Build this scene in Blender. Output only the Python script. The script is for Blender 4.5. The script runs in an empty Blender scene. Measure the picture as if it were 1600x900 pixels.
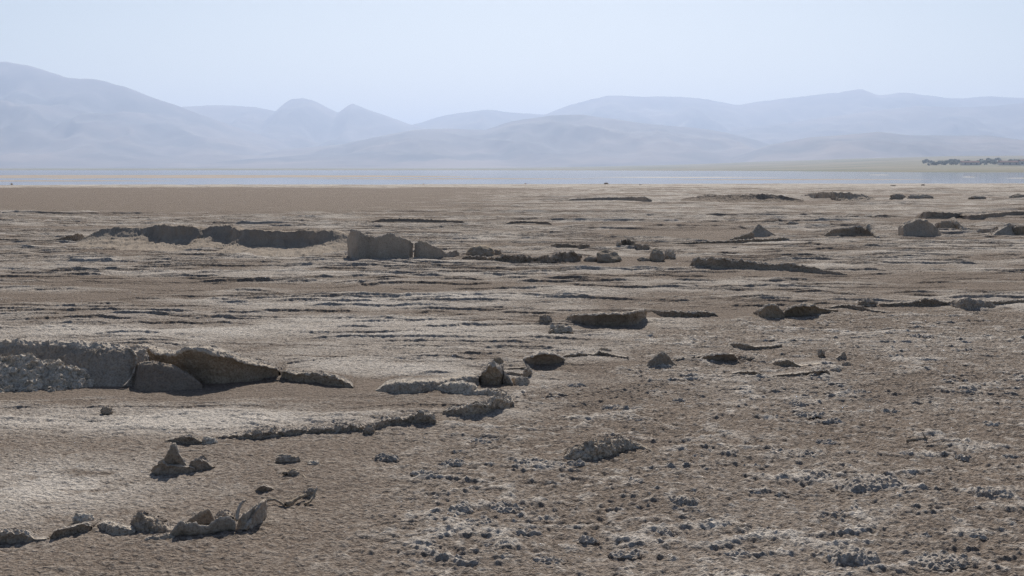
import bpy, math, random
import numpy as np

R = math.radians
S = bpy.context.scene
COL = S.collection

# ------------------------------------------------------------------ camera
CAM_H = 1.70
F = 2222.0            # focal length in pixels of the 1600 px wide photograph
YH = 264.0            # horizon row
cam = bpy.data.cameras.new('camera')
cam.sensor_width = 36.0
cam.lens = 36.0 * F / 1600.0
cam.clip_start = 0.05
cam.clip_end = 60000.0
cam_o = bpy.data.objects.new('camera', cam)
COL.objects.link(cam_o)
cam_o.location = (0, 0, CAM_H)
PITCH = math.atan((450.0 - YH) / F)
cam_o.rotation_euler = (math.pi / 2 - PITCH, 0, 0)
S.camera = cam_o

# ------------------------------------------------------------------ sky, sun, exposure
SUN_EL, SUN_AZ = 31.0, 2.0          # ahead of the camera, a touch to the right
w = bpy.data.worlds.new('World')
S.world = w
w.use_nodes = True
nt = w.node_tree
sky = nt.nodes.new('ShaderNodeTexSky')
sky.sky_type = 'NISHITA'
sky.sun_disc = False
sky.sun_elevation = R(SUN_EL)
sky.sun_rotation = R(SUN_AZ)
sky.altitude = 1200
sky.air_density = 1.0
sky.dust_density = 1.3
sky.ozone_density = 0.1
bg = nt.nodes['Background']
nt.links.new(sky.outputs[0], bg.inputs[0])
bg.inputs[1].default_value = 0.05
sun = bpy.data.lights.new('sun', 'SUN')
sun.energy = 4.6
sun.angle = R(0.5)
sun.color = (1.0, 0.93, 0.83)
sun_o = bpy.data.objects.new('sun', sun)
COL.objects.link(sun_o)
sun_o.rotation_euler = (R(90 - SUN_EL), 0, R(180 - SUN_AZ) + math.pi)
# the lamp shines along its -Z; it stands ahead at +Y and shines back towards the camera
sun_o.rotation_euler = (-R(90 - SUN_EL), 0, -R(SUN_AZ))
vs = S.view_settings
vs.view_transform = 'Standard'
vs.look = 'None'
vs.gamma = 1.0
vs.use_curve_mapping = False
vs.exposure = 0.48
S.cycles.volume_bounces = 0
S.cycles.max_bounces = 5
S.cycles.use_denoising = True
S.cycles.denoising_input_passes = 'RGB_ALBEDO_NORMAL'
S.cycles.denoising_prefilter = 'NONE'

rng = np.random.default_rng(11)

# ------------------------------------------------------------------ noise
_ang = np.linspace(0, 2 * np.pi, 64, endpoint=False)
_gx, _gy = np.cos(_ang).astype(np.float32), np.sin(_ang).astype(np.float32)


def _h(ix, iy, seed):
    h = ix.astype(np.uint32) * np.uint32(374761393) + iy.astype(np.uint32) * np.uint32(668265263) + np.uint32((seed * 2246822519 + 97) & 0xffffffff)
    h = (h ^ (h >> np.uint32(13))) * np.uint32(1274126177)
    return h ^ (h >> np.uint32(16))


def noise2(x, y, seed=0):
    x = np.asarray(x, np.float64); y = np.asarray(y, np.float64)
    fx = np.floor(x); fy = np.floor(y)
    ix = fx.astype(np.int64); iy = fy.astype(np.int64)
    u = (x - fx).astype(np.float32); v = (y - fy).astype(np.float32)

    def g(dx, dy):
        k = _h(ix + dx, iy + dy, seed) & np.uint32(63)
        return _gx[k] * (u - dx) + _gy[k] * (v - dy)
    su = u * u * u * (u * (u * 6 - 15) + 10); sv = v * v * v * (v * (v * 6 - 15) + 10)
    a = g(0, 0); b = g(1, 0); c = g(0, 1); d = g(1, 1)
    a = a + su * (b - a); c = c + su * (d - c)
    return (a + sv * (c - a)) * 1.5


def fbm2(x, y, seed=0, o=4, gain=0.5, lac=2.03):
    s = 0; a = 1.0; t = 0
    for k in range(o):
        s = s + a * noise2(x, y, seed + 31 * k); t += a
        a *= gain; x = x * lac + 3.7; y = y * lac - 1.9
    return s / t * 1.25


def noise3(p, seed=0):
    """cheap 3-D noise from three skewed planes"""
    x, y, z = p[:, 0], p[:, 1], p[:, 2]
    return (noise2(x + 0.37 * z, y - 0.61 * z, seed) + noise2(y + 0.43 * x + 11, z - 0.29 * x, seed + 5)
            + noise2(z + 0.31 * y - 7, x - 0.53 * y, seed + 9)) * 0.75


def fbm3(p, seed=0, o=3, gain=0.5):
    s = 0; a = 1.0; t = 0
    for k in range(o):
        s = s + a * noise3(p, seed + 17 * k); t += a
        a *= gain; p = p * 2.07 + 1.3
    return s / t * 1.2


def ss(a, b, x):
    t = np.clip((x - a) / (b - a), 0, 1)
    return t * t * (3 - 2 * t)


# ------------------------------------------------------------------ pixels of the photograph to points on the ground
def gd(y):
    return CAM_H * F / (y - YH)


def gp(x, y):
    d = gd(y)
    return ((x - 800.0) / F * d, d)


# ------------------------------------------------------------------ the shape of the ground
BX_Y = np.array([3, 5.94, 7.4, 8.66, 9.4, 9.8, 11.2, 12.5, 14.75, 16.7, 17.65, 19.0, 20.0])
BX_X = np.array([-.5, -.66, -.8, -.86, -.35, .15, .22, .9, 1.3, 3.2, 7.0, 20.0, 80.0])


def zones(x, y):
    wob = 0.5 * noise2(x * 0.9, y * 0.9, 3) + 0.25 * noise2(x * 2.7, y * 2.7, 4)
    xb = np.interp(y, BX_Y, BX_X)
    clump = ss(-0.25, 0.45, x - xb + wob * np.clip(y / 10, .4, 1.2))
    clump = np.where(y > 20, 0, clump)
    near = (1 - ss(8.6, 9.1, y + 0.35 * wob + 0.05 * x)) * (1 - clump)
    mid = np.clip(1 - clump - near, 0, 1)
    return clump, near, mid


def gauss(x, y, cx, cy, rx, ry):
    return np.exp(-((x - cx) / rx) ** 2 - ((y - cy) / ry) ** 2)


def ledges(x, y, P, seed, ax, rag, lo, hi, fx, fy):
    n = (y + ax * fbm2(x * fx, y * fy, seed, 3) + rag * fbm2(x * 1.3 / P, y * 1.9 / P, seed + 3, 4, .5)) / P
    t = n - np.floor(n)
    k = np.floor(n)
    seg = noise2(x * .55 / P + k * 7.31, k * 3.17 + 0.5, seed + 8)
    amp = ss(lo, hi, seg + .5 * noise2(x * .25, y * .5, seed + 9))
    return amp * (1 - t) * ss(0.0, 0.035, t), amp * (1 - ss(0, .4, t)), amp * (1 - ss(.03, .09, t))


def terrain(x, y):
    """height, salt cover (0..1) of the ground at x, y"""
    clump, near, mid = zones(x, y)
    h = 0.035 * fbm2(x * .11, y * .11, 21, 2) * ss(4, 20, y)
    far = ss(40, 110, y)
    # brown wind-blown sand: bands that lie between the layered crust
    sandn = fbm2(x * .10 + 4, y * .21, 31, 3)
    sand = ss(.12, .5, sandn)
    fa = gauss(x, y, -2.6, 10.75, 2.2, .5) + gauss(x, y, 1.9, 12.0, 1.3, .55) + gauss(x, y, 3.3, 16.6, 2.2, .55) \
        + gauss(x, y, -1.0, 11.1, .7, .3)
    sand = np.clip(sand + 1.2 * fa, 0, 1)
    farsand = ss(50, 62, y + 6 * noise2(x * .06, y * .05, 33)) * ss(4, -10, x - (y - 60) * .05) * (1 - ss(118, 138, y))
    sand = np.maximum(sand, farsand)
    lm = mid * (1 - .8 * sand) * (1 - .75 * ss(120, 140, y))
    l1, e1, q1 = ledges(x, y, 1.35, 41, 1.6, .22, -.25, .35, .13, .16)
    l2, e2, q2 = ledges(x, y, .50, 51, .7, .10, -.25, .35, .34, .45)
    l4, e4, q4 = ledges(x, y, .21, 57, .3, .06, -.1, .45, .9, 1.0)
    l3, e3, q3 = ledges(x, y, 4.6, 61, 3.5, .8, -.1, .4, .07, .06)
    h = h + lm * (ss(9, 22, y) * (.034 * l1 + .024 * l2) + .011 * l4 + .012 * l2) + lm * .08 * l3 * ss(20, 45, y)
    m2 = fbm2(x * 2.2, y * 2.6, 71, 4, .55)
    m1 = fbm2(x * .7, y * 1.1, 72, 3, .5)
    h = h + mid * (.020 * m2 + .02 * m1) * (1 - .5 * sand)
    salt_mid = .40 + .55 * m1 + .5 * fbm2(x * .22, y * .5, 73, 3) + .25 * m2 + .25 * e1 + .2 * e2 - .35 * np.maximum(q1, q2) - .75 * sand
    # white salty strips of the photograph
    white = .75 * gauss(x, y, -2.6, 9.55, 2.2, .38) + .40 * gauss(x, y, -.9, 15.2, 2.6, .8) + .32 * gauss(x, y, -3.5, 14.4, 3, .8) \
        + .35 * gauss(x, y, -.75, 12.2, 1.0, .35) + .3 * gauss(x, y, 2.3, 14.3, 1.6, .5) + .25 * gauss(x, y, -4, 19, 5, 1.5)
    salt_mid = salt_mid + white + .10 * far - .1
    beach = ss(122, 142, y + 4 * noise2(x * .05, y * .05, 75))
    salt_mid = salt_mid + .28 * beach
    # near sand on the left, with a salty patch at its edge
    dune = fbm2(x * 1.3, y * 1.0, 81, 3)
    patch = gauss(x, y, -2.6, 7.5, .75, .8)
    salt_near = .06 + .9 * patch * ss(-.3, .45, fbm2(x * 2.6, y * 3.4, 82, 4, .6) + .35) + .12 * ss(.1, .6, fbm2(x * 3, y * 3, 83, 4))
    h = h + near * (.022 * dune)
    # puffy salt clumps on the right: broken, bow-shaped little ridges
    nb = y < 21
    hc = np.zeros_like(h); sc = np.zeros_like(h)
    if nb.any():
        X, Y = x[nb], y[nb]
        wx = X + .09 * noise2(X * 3.1, Y * 3.1, 91); wy = Y + .09 * noise2(X * 3.1 + 9, Y * 3.1, 92)
        def bow(sx, sy, sd, k, lean):
            r = np.clip(1 - np.abs(noise2(wx * sx, wy * sy, sd)) * k, 0, 1)
            return np.clip(1 - np.abs(noise2(wx * sx, (wy + lean * r * r) * sy, sd)) * k, 0, 1)
        r1 = bow(1.15, 2.5, 93, 2.2, .035)
        r2 = bow(2.3, 5.2, 94, 2.0, .018)
        r3 = 1 - np.abs(noise2(wx * 8.5, wy * 8.0, 89)) * 2.0
        pm = ss(-.60, .35, noise2(X * 1.5, Y * 1.2, 95) + .45 * noise2(X * 4, Y * 4, 96))
        pm2 = ss(-.55, .3, noise2(X * 2.1, Y * 1.9, 97))
        r1 = np.clip(r1, 0, 1) ** 2.2; r2 = np.clip(r2, 0, 1) ** 1.9; r3 = np.clip(r3, 0, 1) ** 2
        puff = np.clip(fbm2(X * 9, Y * 13, 98, 3, .6) + .4, 0, 1.3)
        hh = (.0175 * r1 * pm + .0115 * r2 * pm2 + .009 * r3 * (.4 + .6 * pm2)) * (1 + .25 * noise2(X * 5, Y * 6, 84))
        rel = hh / .024
        hh = hh + (.0045 * noise2(X * 26, Y * 30, 83) + .003 * noise2(X * 50, Y * 52, 82)) * ss(.05, .4, rel)
        c = clump[nb]
        sp = fbm2(X * 9, Y * 8, 99, 4, .7)
        big = fbm2(X * .5, Y * .4, 87, 3)
        hc[nb] = c * (hh + .02 * fbm2(X * 1.1, Y * .9, 90, 2))
        bare = ss(.25, .5, fbm2(X * .8 + 7, Y * .6, 88, 3)); sc[nb] = np.clip((.10 + .95 * ss(.34, 1.0, rel) * (.55 + .5 * puff) + .50 * ss(.12, .45, sp) + .22 * big) * (1 - .8 * bare), 0, 1)
    h = h + hc
    salt = mid * salt_mid + near * salt_near + clump * sc
    # coarse grain, only where it can be seen
    g = y < 34
    if g.any():
        X, Y = x[g], y[g]
        rough = (.35 + .65 * near[g] + .95 * clump[g] + .6 * mid[g] * (1 - sand[g]))
        f1 = noise2(X * 22, Y * 20, 101)
        f2 = noise2(X * 41, Y * 38, 102)
        h[g] += rough * (.0055 * f1 + .0050 * f2 * (1 - ss(14, 24, Y)))
        salt[g] += .14 * f1 + .10 * f2
    # the beach dips under the lake
    shore = 158 + .16 * x + 5 * noise2(x * .02, x * .013 + 2, 111) + 2 * noise2(x * .11, y * .05, 112)
    h = h - 1.2 * ss(0, 40, y - shore)
    return h, np.clip(salt, 0, 1), sand


def macro(x, y):
    x = np.atleast_1d(np.asarray(x, np.float64)); y = np.atleast_1d(np.asarray(y, np.float64))
    return 0.035 * fbm2(x * .11, y * .11, 21, 2) * ss(4, 20, y)


# ------------------------------------------------------------------ mesh helpers
def mesh_from(name, co, quads, mat, parent=None, attrs=None, smooth=True):
    me = bpy.data.meshes.new(name)
    co = np.ascontiguousarray(co, np.float32); quads = np.ascontiguousarray(quads, np.int32)
    k = quads.shape[1]
    me.vertices.add(len(co)); me.vertices.foreach_set('co', co.ravel())
    me.loops.add(quads.size); me.loops.foreach_set('vertex_index', quads.ravel())
    me.polygons.add(len(quads))
    me.polygons.foreach_set('loop_start', np.arange(0, quads.size, k, dtype=np.int32))
    me.polygons.foreach_set('loop_total', np.full(len(quads), k, np.int32))
    me.polygons.foreach_set('use_smooth', np.full(len(quads), smooth))
    for an, av in (attrs or {}).items():
        a = me.attributes.new(an, 'FLOAT', 'POINT')
        a.data.foreach_set('value', np.ascontiguousarray(av, np.float32))
    me.update(calc_edges=True)
    me.materials.append(mat)
    o = bpy.data.objects.new(name, me)
    COL.objects.link(o)
    if parent is not None:
        o.parent = parent
    return o


def grid_quads(nu, nv, wrap_v=False):
    i = np.arange(nu - 1)[:, None]; j = np.arange(nv if wrap_v else nv - 1)[None, :]
    j2 = (j + 1) % nv
    a = i * nv + j; b = (i + 1) * nv + j; c = (i + 1) * nv + j2; d = i * nv + j2
    return np.stack([a, b, c, d], -1).reshape(-1, 4)


def tag(o, label=None, cat=None, group=None, kind=None):
    if label: o['label'] = label
    if cat: o['category'] = cat
    if group: o['group'] = group
    o['kind'] = kind or 'thing'
    return o


# ------------------------------------------------------------------ materials
def new_mat(name):
    m = bpy.data.materials.new(name); m.use_nodes = True
    n = m.node_tree
    b = n.nodes['Principled BSDF']
    b.inputs['Roughness'].default_value = .95
    b.inputs['Specular IOR Level'].default_value = .04
    return m, n, b


def nd(n, t, **kw):
    x = n.nodes.new(t)
    for k, v in kw.items():
        setattr(x, k, v)
    return x


def mixc(n, fac, a, b, blend='MIX'):
    x = n.nodes.new('ShaderNodeMix'); x.data_type = 'RGBA'; x.blend_type = blend
    for sock, v in ((x.inputs[0], fac), (x.inputs[6], a), (x.inputs[7], b)):
        if hasattr(v, 'is_linked'):
            n.links.new(v, sock)
        else:
            sock.default_value = v if not isinstance(v, tuple) else (*v, 1)
    return x.outputs[2]


def mth(n, op, a, b=None, clamp=False):
    x = n.nodes.new('ShaderNodeMath'); x.operation = op; x.use_clamp = clamp
    for s, v in ((x.inputs[0], a), (x.inputs[1], b)):
        if v is None: continue
        if hasattr(v, 'is_linked'): n.links.new(v, s)
        else: s.default_value = v
    return x.outputs[0]


def tex(n, scale, detail=3, rough=.6, co=None):
    x = n.nodes.new('ShaderNodeTexNoise'); x.inputs['Scale'].default_value = scale
    x.inputs['Detail'].default_value = detail; x.inputs['Roughness'].default_value = rough
    if co is not None: n.links.new(co, x.inputs['Vector'])
    return x.outputs[0]


def earth(name, sand_c, sand_d, salt_c, bump=.020, grain=62.0, speck=.55, pits=.34):
    m, n, b = new_mat(name)
    geo = nd(n, 'ShaderNodeNewGeometry')
    pos = geo.outputs['Position']
    at = nd(n, 'ShaderNodeAttribute', attribute_name='salt')
    n1 = tex(n, grain, 3, .7, pos)
    n2 = tex(n, 3.1, 4, .6, pos)
    n3 = tex(n, 22, 3, .6, pos)
    base = mixc(n, n2, sand_d, sand_c)
    s = mth(n, 'ADD', at.outputs['Fac'], mth(n, 'MULTIPLY', mth(n, 'SUBTRACT', n1, .5), speck * 1.4))
    s = mth(n, 'ADD', s, mth(n, 'MULTIPLY', mth(n, 'SUBTRACT', n3, .5), speck), clamp=True)
    col = mixc(n, s, base, salt_c)
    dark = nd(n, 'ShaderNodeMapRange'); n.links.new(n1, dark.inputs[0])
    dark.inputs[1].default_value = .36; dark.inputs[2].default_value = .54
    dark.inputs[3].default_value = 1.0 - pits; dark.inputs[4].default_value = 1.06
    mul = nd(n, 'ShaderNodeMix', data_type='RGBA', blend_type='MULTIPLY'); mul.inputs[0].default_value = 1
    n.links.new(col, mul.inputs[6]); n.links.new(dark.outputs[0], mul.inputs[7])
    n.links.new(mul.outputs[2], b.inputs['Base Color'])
    bp = nd(n, 'ShaderNodeBump'); bp.inputs['Distance'].default_value = bump; bp.inputs['Strength'].default_value = 1.0
    hsum = mth(n, 'ADD', n1, mth(n, 'MULTIPLY', n3, 1.6))
    n.links.new(hsum, bp.inputs['Height']); n.links.new(bp.outputs[0], b.inputs['Normal'])
    return m


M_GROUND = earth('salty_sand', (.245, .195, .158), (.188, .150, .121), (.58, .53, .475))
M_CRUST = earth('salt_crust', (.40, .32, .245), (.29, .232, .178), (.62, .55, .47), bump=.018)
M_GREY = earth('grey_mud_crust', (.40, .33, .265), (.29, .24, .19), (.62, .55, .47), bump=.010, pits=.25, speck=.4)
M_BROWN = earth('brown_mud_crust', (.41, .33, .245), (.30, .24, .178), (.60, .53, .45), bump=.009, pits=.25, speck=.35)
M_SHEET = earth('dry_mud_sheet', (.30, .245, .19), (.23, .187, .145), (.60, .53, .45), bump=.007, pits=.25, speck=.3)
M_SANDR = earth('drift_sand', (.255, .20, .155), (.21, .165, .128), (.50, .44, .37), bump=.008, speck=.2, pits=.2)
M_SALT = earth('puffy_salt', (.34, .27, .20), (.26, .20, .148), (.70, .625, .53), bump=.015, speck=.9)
M_WOOD = earth('weathered_stick', (.27, .205, .14), (.18, .13, .085), (.50, .43, .35), bump=.003, speck=.2)


def far_mat(name, c1, c2, scale):
    m, n, b = new_mat(name)
    geo = nd(n, 'ShaderNodeNewGeometry')
    f = tex(n, scale, 5, .6, geo.outputs['Position'])
    mr = nd(n, 'ShaderNodeMapRange'); n.links.new(f, mr.inputs[0]); mr.inputs[1].default_value = .35; mr.inputs[2].default_value = .65
    n.links.new(mixc(n, mr.outputs[0], c1, c2), b.inputs['Base Color'])
    return m


# ------------------------------------------------------------------ ground
def build_ground():
    d = [3.2]
    while d[-1] < 235:
        d.append(d[-1] * (1 + (.0016 if d[-1] < 10 else .00105 if d[-1] < 55 else .0020)))
    d = np.array(d)
    c = np.linspace(-.44, .44, 1060)
    ext = .44 + np.cumsum(np.linspace(.004, .22, 26))
    c = np.concatenate([-ext[::-1], c, ext])
    Y = np.repeat(d, len(c)); X = (d[:, None] * c[None, :]).ravel()
    h, salt, sand = terrain(X, Y)
    co = np.stack([X, Y, h], 1)
    o = mesh_from('ground', co, grid_quads(len(d), len(c))[:, ::-1], M_GROUND, attrs={'salt': salt})
    tag(o, 'dry brown sand and whitish layered salt crust of the lake shore', 'ground', kind='structure')
    # the flat goes on around and behind
    sx = np.array([-9000, -400, 400, 9000.]); sy = np.array([-3000, -200, 3.5, 120.])
    gx, gy = np.meshgrid(sx, sy, indexing='ij')
    o = mesh_from('salt_flat', np.stack([gx.ravel(), gy.ravel(), np.full(16, -.16)], 1), grid_quads(4, 4), M_GROUND, attrs={'salt': np.full(16, .3)})
    tag(o, 'open salt flat going on around and behind the viewer', 'salt flat', kind='structure')


build_ground()


# ------------------------------------------------------------------ lake, far shore, mountains, haze
def build_lake():
    m, n, b = new_mat('lake_water')
    b.inputs['Base Color'].default_value = (.10, .13, .14, 1)
    b.inputs['Roughness'].default_value = .06
    b.inputs['IOR'].default_value = 1.33
    b.inputs['Specular IOR Level'].default_value = .5
    geo = nd(n, 'ShaderNodeNewGeometry')
    mp = nd(n, 'ShaderNodeMapping'); mp.inputs['Scale'].default_value = (.12, .5, 1)
    n.links.new(geo.outputs['Position'], mp.inputs[0])
    f = tex(n, 1.0, 4, .6, mp.outputs[0])
    bp = nd(n, 'ShaderNodeBump'); bp.inputs['Distance'].default_value = .006
    n.links.new(f, bp.inputs['Height']); n.links.new(bp.outputs[0], b.inputs['Normal'])
    sx = np.linspace(-6000, 6000, 25); sy = np.array([110, 300, 600, 1200, 2600.])
    gx, gy = np.meshgrid(sx, sy, indexing='ij')
    o = mesh_from('lake_water', np.stack([gx.ravel(), gy.ravel(), np.full(gx.size, -.13)], 1), grid_quads(25, 5), m)
    tag(o, 'pale blue shallow lake beyond the sand', 'lake', kind='structure')


def bar(name, label, px0, px1, y, wd, hgt, mat):
    d = (CAM_H + .13) * F / (y - YH)
    n, k = 60, 12
    px = np.linspace(px0, px1, n); t = np.linspace(-1, 1, k)
    X = np.repeat((px - 800) / F * d, k); T = np.tile(t, n)
    e = np.sin(np.linspace(0, np.pi, n)) ** .6
    ww = np.repeat(wd * e * (1 + .5 * fbm2(px * .02, px * 0 + y, 3, 3)), k)
    Y = d + T * ww + 6 * np.repeat(fbm2(px * .008, px * 0 + y, 5, 3), k)
    Z = -.13 + hgt * (1 - T ** 2) * np.repeat(e, k) - .05
    o = mesh_from(name, np.stack([X, Y, Z], 1), grid_quads(n, k), mat)
    tag(o, label, 'sand bar', kind='structure')


def build_bars():
    m1 = far_mat('wet_sand', (.44, .38, .33), (.38, .33, .29), .05)
    m2 = far_mat('white_salt', (.62, .58, .53), (.50, .46, .41), .05)
    bar('sand_bar', 'long low tan sand bar in the lake at left', -400, 760, 275.5, 75, .30, m1)
    bar('sand_bar', 'narrow tan strip added to dull the water at the left edge', -300, 330, 282.6, 7, .16, m1)  # added, like the next two, to dull the lake's bright reflection
    bar('sand_bar', 'faint tan strip added to dull the middle of the lake', 420, 980, 279.3, 9, .16, m1)
    bar('sand_bar', 'faint tan strip added to dull the water right of centre', 1010, 1480, 280.6, 6, .16, m1)
    bar('sand_bar', 'thin tan sand bar in the lake at right', 900, 1240, 277.0, 9, .15, m2)
    bar('sand_bar', 'short white salt bar in the lake right of centre', 1352, 1392, 273.3, 8, .15, m2)
    bar('sand_bar', 'small white salt bar in the lake near the right edge', 1496, 1514, 276.5, 5, .15, m2)
    bar('sand_bar', 'white salt bar running out of the frame at right', 1566, 1760, 278.5, 7, .2, m2)


def build_plain():
    m = far_mat('far_plain_soil', (.17, .18, .12), (.30, .255, .185), .006)
    d = np.concatenate([np.linspace(500, 2400, 110), np.linspace(2450, 5000, 50), np.linspace(5200, 19000, 20)])
    c = np.linspace(-.62, .62, 160)
    Y = np.repeat(d, len(c)); X = (d[:, None] * c[None]).ravel()
    o = mesh_from('plain', np.stack([X, Y, plain_h(X, Y)], 1), grid_quads(len(d), len(c))[:, ::-1], m)
    tag(o, 'hazy green and tan plain beyond the lake', 'plain', kind='structure')


def plain_h(X, Y):
    C = X / Y
    shore = 2000 - 1240 * ss(-.05, .34, C) + 90 * fbm2(X * .003, Y * .002, 7, 3)
    h = -1.4 + 1.6 * ss(-60, 40, Y - shore)
    right = ss(-.05, .36, C)
    h = h + ss(0, 2600, Y - shore) * (4 + 26 * right) + .5 * right * ss(0, 150, Y - shore) + ss(0, 1, (Y - shore) / 2500) * 1.5 * fbm2(X * .004, Y * .004, 17, 3)
    return h


def mountain(name, label, D, W, pts, c1=(.34, .28, .25), c2=(.085, .095, .115), seed=0, rav=.35):  # dark tone tinted bluish, adding haze colour to the rock
    pts = np.array(pts, float)
    px = np.linspace(pts[0, 0], pts[-1, 0], 420)
    py = np.interp(px, pts[:, 0], pts[:, 1])
    k = np.ones(3) / 3
    py = np.convolve(np.pad(py, 1, 'edge'), k, 'valid')
    Xc = (px - 800) / F * D
    Hc = CAM_H + (YH - py) / F * D
    Hc = Hc + np.max(Hc) * .014 * fbm2(Xc * .005, Xc * 0 + seed, seed, 5, .65)
    t = np.concatenate([np.linspace(0, 1, 90), np.linspace(1.03, 1.9, 14)])
    front = np.clip(t, 0, 1) ** 1.35
    back = np.clip((t - 1) / .9, 0, 1)
    shape = front * (1 - back)
    X = np.repeat(Xc, len(t)); T = np.tile(t, len(px)); Hh = np.repeat(Hc, len(t)); sh = np.tile(shape, len(px))
    Y = D - W + T * W
    X = X * (Y / D) ** .35
    r = 1 - np.abs(fbm2(X * .0022 * 6000 / D, Y * .0008 * 6000 / D, seed + 3, 4, .55)) * 2
    r2 = fbm2(X * .0009, Y * .0009, seed + 4, 3)
    mod = rav * np.sin(np.clip(T, 0, 1) * np.pi) * (r - .5 + .6 * r2)
    z = Hh * np.clip(sh * (1 + mod * .9) + .20 * mod * (T < 1), 0, 1.0) - 6 * (sh < .02)
    mm = far_mat(name + '_rock', c1, c2, .0018)
    o = mesh_from('mountain', np.stack([X, Y, z], 1), grid_quads(len(px), len(t)), mm)
    tag(o, label, 'mountain', 'hazy mountains beyond the lake', 'structure')


def build_mountains():
    mountain('right_front', 'low dark foothill ridge in front at the right', 5200, 1500,
             [(1090, 262), (1150, 243), (1200, 227), (1260, 215), (1320, 211), (1370, 206), (1420, 212), (1480, 212), (1540, 212), (1600, 220), (1700, 226), (1850, 215), (2050, 240)], seed=5)
    mountain('centre', 'broad blue ridge in the middle behind the lake', 6400, 1900,
             [(330, 262), (390, 243), (450, 233), (540, 225), (600, 212), (650, 203), (700, 202), (760, 203), (800, 190), (860, 181), (910, 180), (960, 187), (1020, 195), (1080, 200), (1130, 207), (1180, 219), (1220, 233), (1300, 262)], seed=15)
    mountain('left', 'tall broad mountain filling the left edge', 7400, 2600,
             [(-500, 170), (-350, 150), (-200, 130), (-80, 104), (0, 98), (20, 99), (60, 107), (110, 122), (165, 127), (200, 137), (240, 153), (290, 169), (330, 185), (390, 205), (450, 226), (520, 262)], seed=25)
    mountain('twin', 'ridge with two sharp little peaks left of centre', 9200, 2600,
             [(180, 190), (240, 175), (290, 168), (340, 165), (400, 168), (433, 175), (448, 162), (458, 156), (475, 154), (492, 158), (530, 177), (545, 166), (552, 163), (570, 170), (600, 180), (640, 195), (690, 206), (760, 230), (820, 262)], seed=35)
    mountain('right_mid', 'long second ridge behind the foothills at the right', 8200, 2200,
             [(1030, 262), (1080, 225), (1130, 207), (1170, 199), (1230, 193), (1260, 188), (1330, 178), (1380, 172), (1430, 166), (1470, 168), (1520, 168), (1560, 165), (1600, 162), (1700, 158), (1850, 170), (2100, 200)], seed=45)
    mountain('far', 'farthest palest ridge spanning the centre and right', 9900, 2600,
             [(560, 215), (640, 197), (700, 180), (760, 172), (800, 177), (850, 180), (890, 165), (950, 150), (1000, 152), (1060, 152), (1100, 156), (1150, 165), (1200, 158), (1250, 152), (1310, 145), (1340, 140), (1370, 150), (1410, 146), (1480, 155), (1540, 152), (1600, 154), (1750, 150), (2000, 180)], seed=55)


def build_haze():
    m = bpy.data.materials.new('haze_air'); m.use_nodes = True
    n = m.node_tree; n.nodes.clear()
    out = n.nodes.new('ShaderNodeOutputMaterial'); v = n.nodes.new('ShaderNodeVolumePrincipled')
    v.inputs['Color'].default_value = (.575, .712, 1.0, 1)
    m.cycles.volume_sampling = 'DISTANCE'
    v.inputs['Density'].default_value = 1.8e-4
    v.inputs['Anisotropy'].default_value = .32
    n.links.new(v.outputs[0], out.inputs['Volume'])
    x, y0, y1, z0, z1 = 9800, -3400, 19500, -3.5, 600
    co = [(sx * x, y, z) for sx in (-1, 1) for y in (y0, y1) for z in (z0, z1)]
    q = [(0, 1, 3, 2), (4, 6, 7, 5), (0, 4, 5, 1), (2, 3, 7, 6), (0, 2, 6, 4), (1, 5, 7, 3)]
    o = mesh_from('haze', np.array(co), np.array(q), m, smooth=False)
    tag(o, 'pale blue dust haze in the air over the lake', 'haze', kind='stuff')


build_lake(); build_bars(); build_plain(); build_mountains(); build_haze()

# ------------------------------------------------------------------ builders for crust, stones and sticks
def resample(P, k, hm):
    """k points along the profile; thin lips and edges keep points of their own"""
    P = np.array(P, float)
    L = np.hypot(np.diff(P[:, 0] + P[:, 1] / hm), np.diff(P[:, 2])) + 1e-4
    L = np.minimum(L, .8)
    cnt = np.maximum(1, np.floor((k - 1) * L / L.sum())).astype(int)
    while cnt.sum() > k - 1:
        cnt[cnt.argmax()] -= 1
    while cnt.sum() < k - 1:
        cnt[(L / cnt).argmax()] += 1
    Q = [P[0]]
    for s in range(len(L)):
        for q in range(1, cnt[s] + 1):
            Q.append(P[s] + (P[s + 1] - P[s]) * q / cnt[s])
    return np.array(Q)


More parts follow.
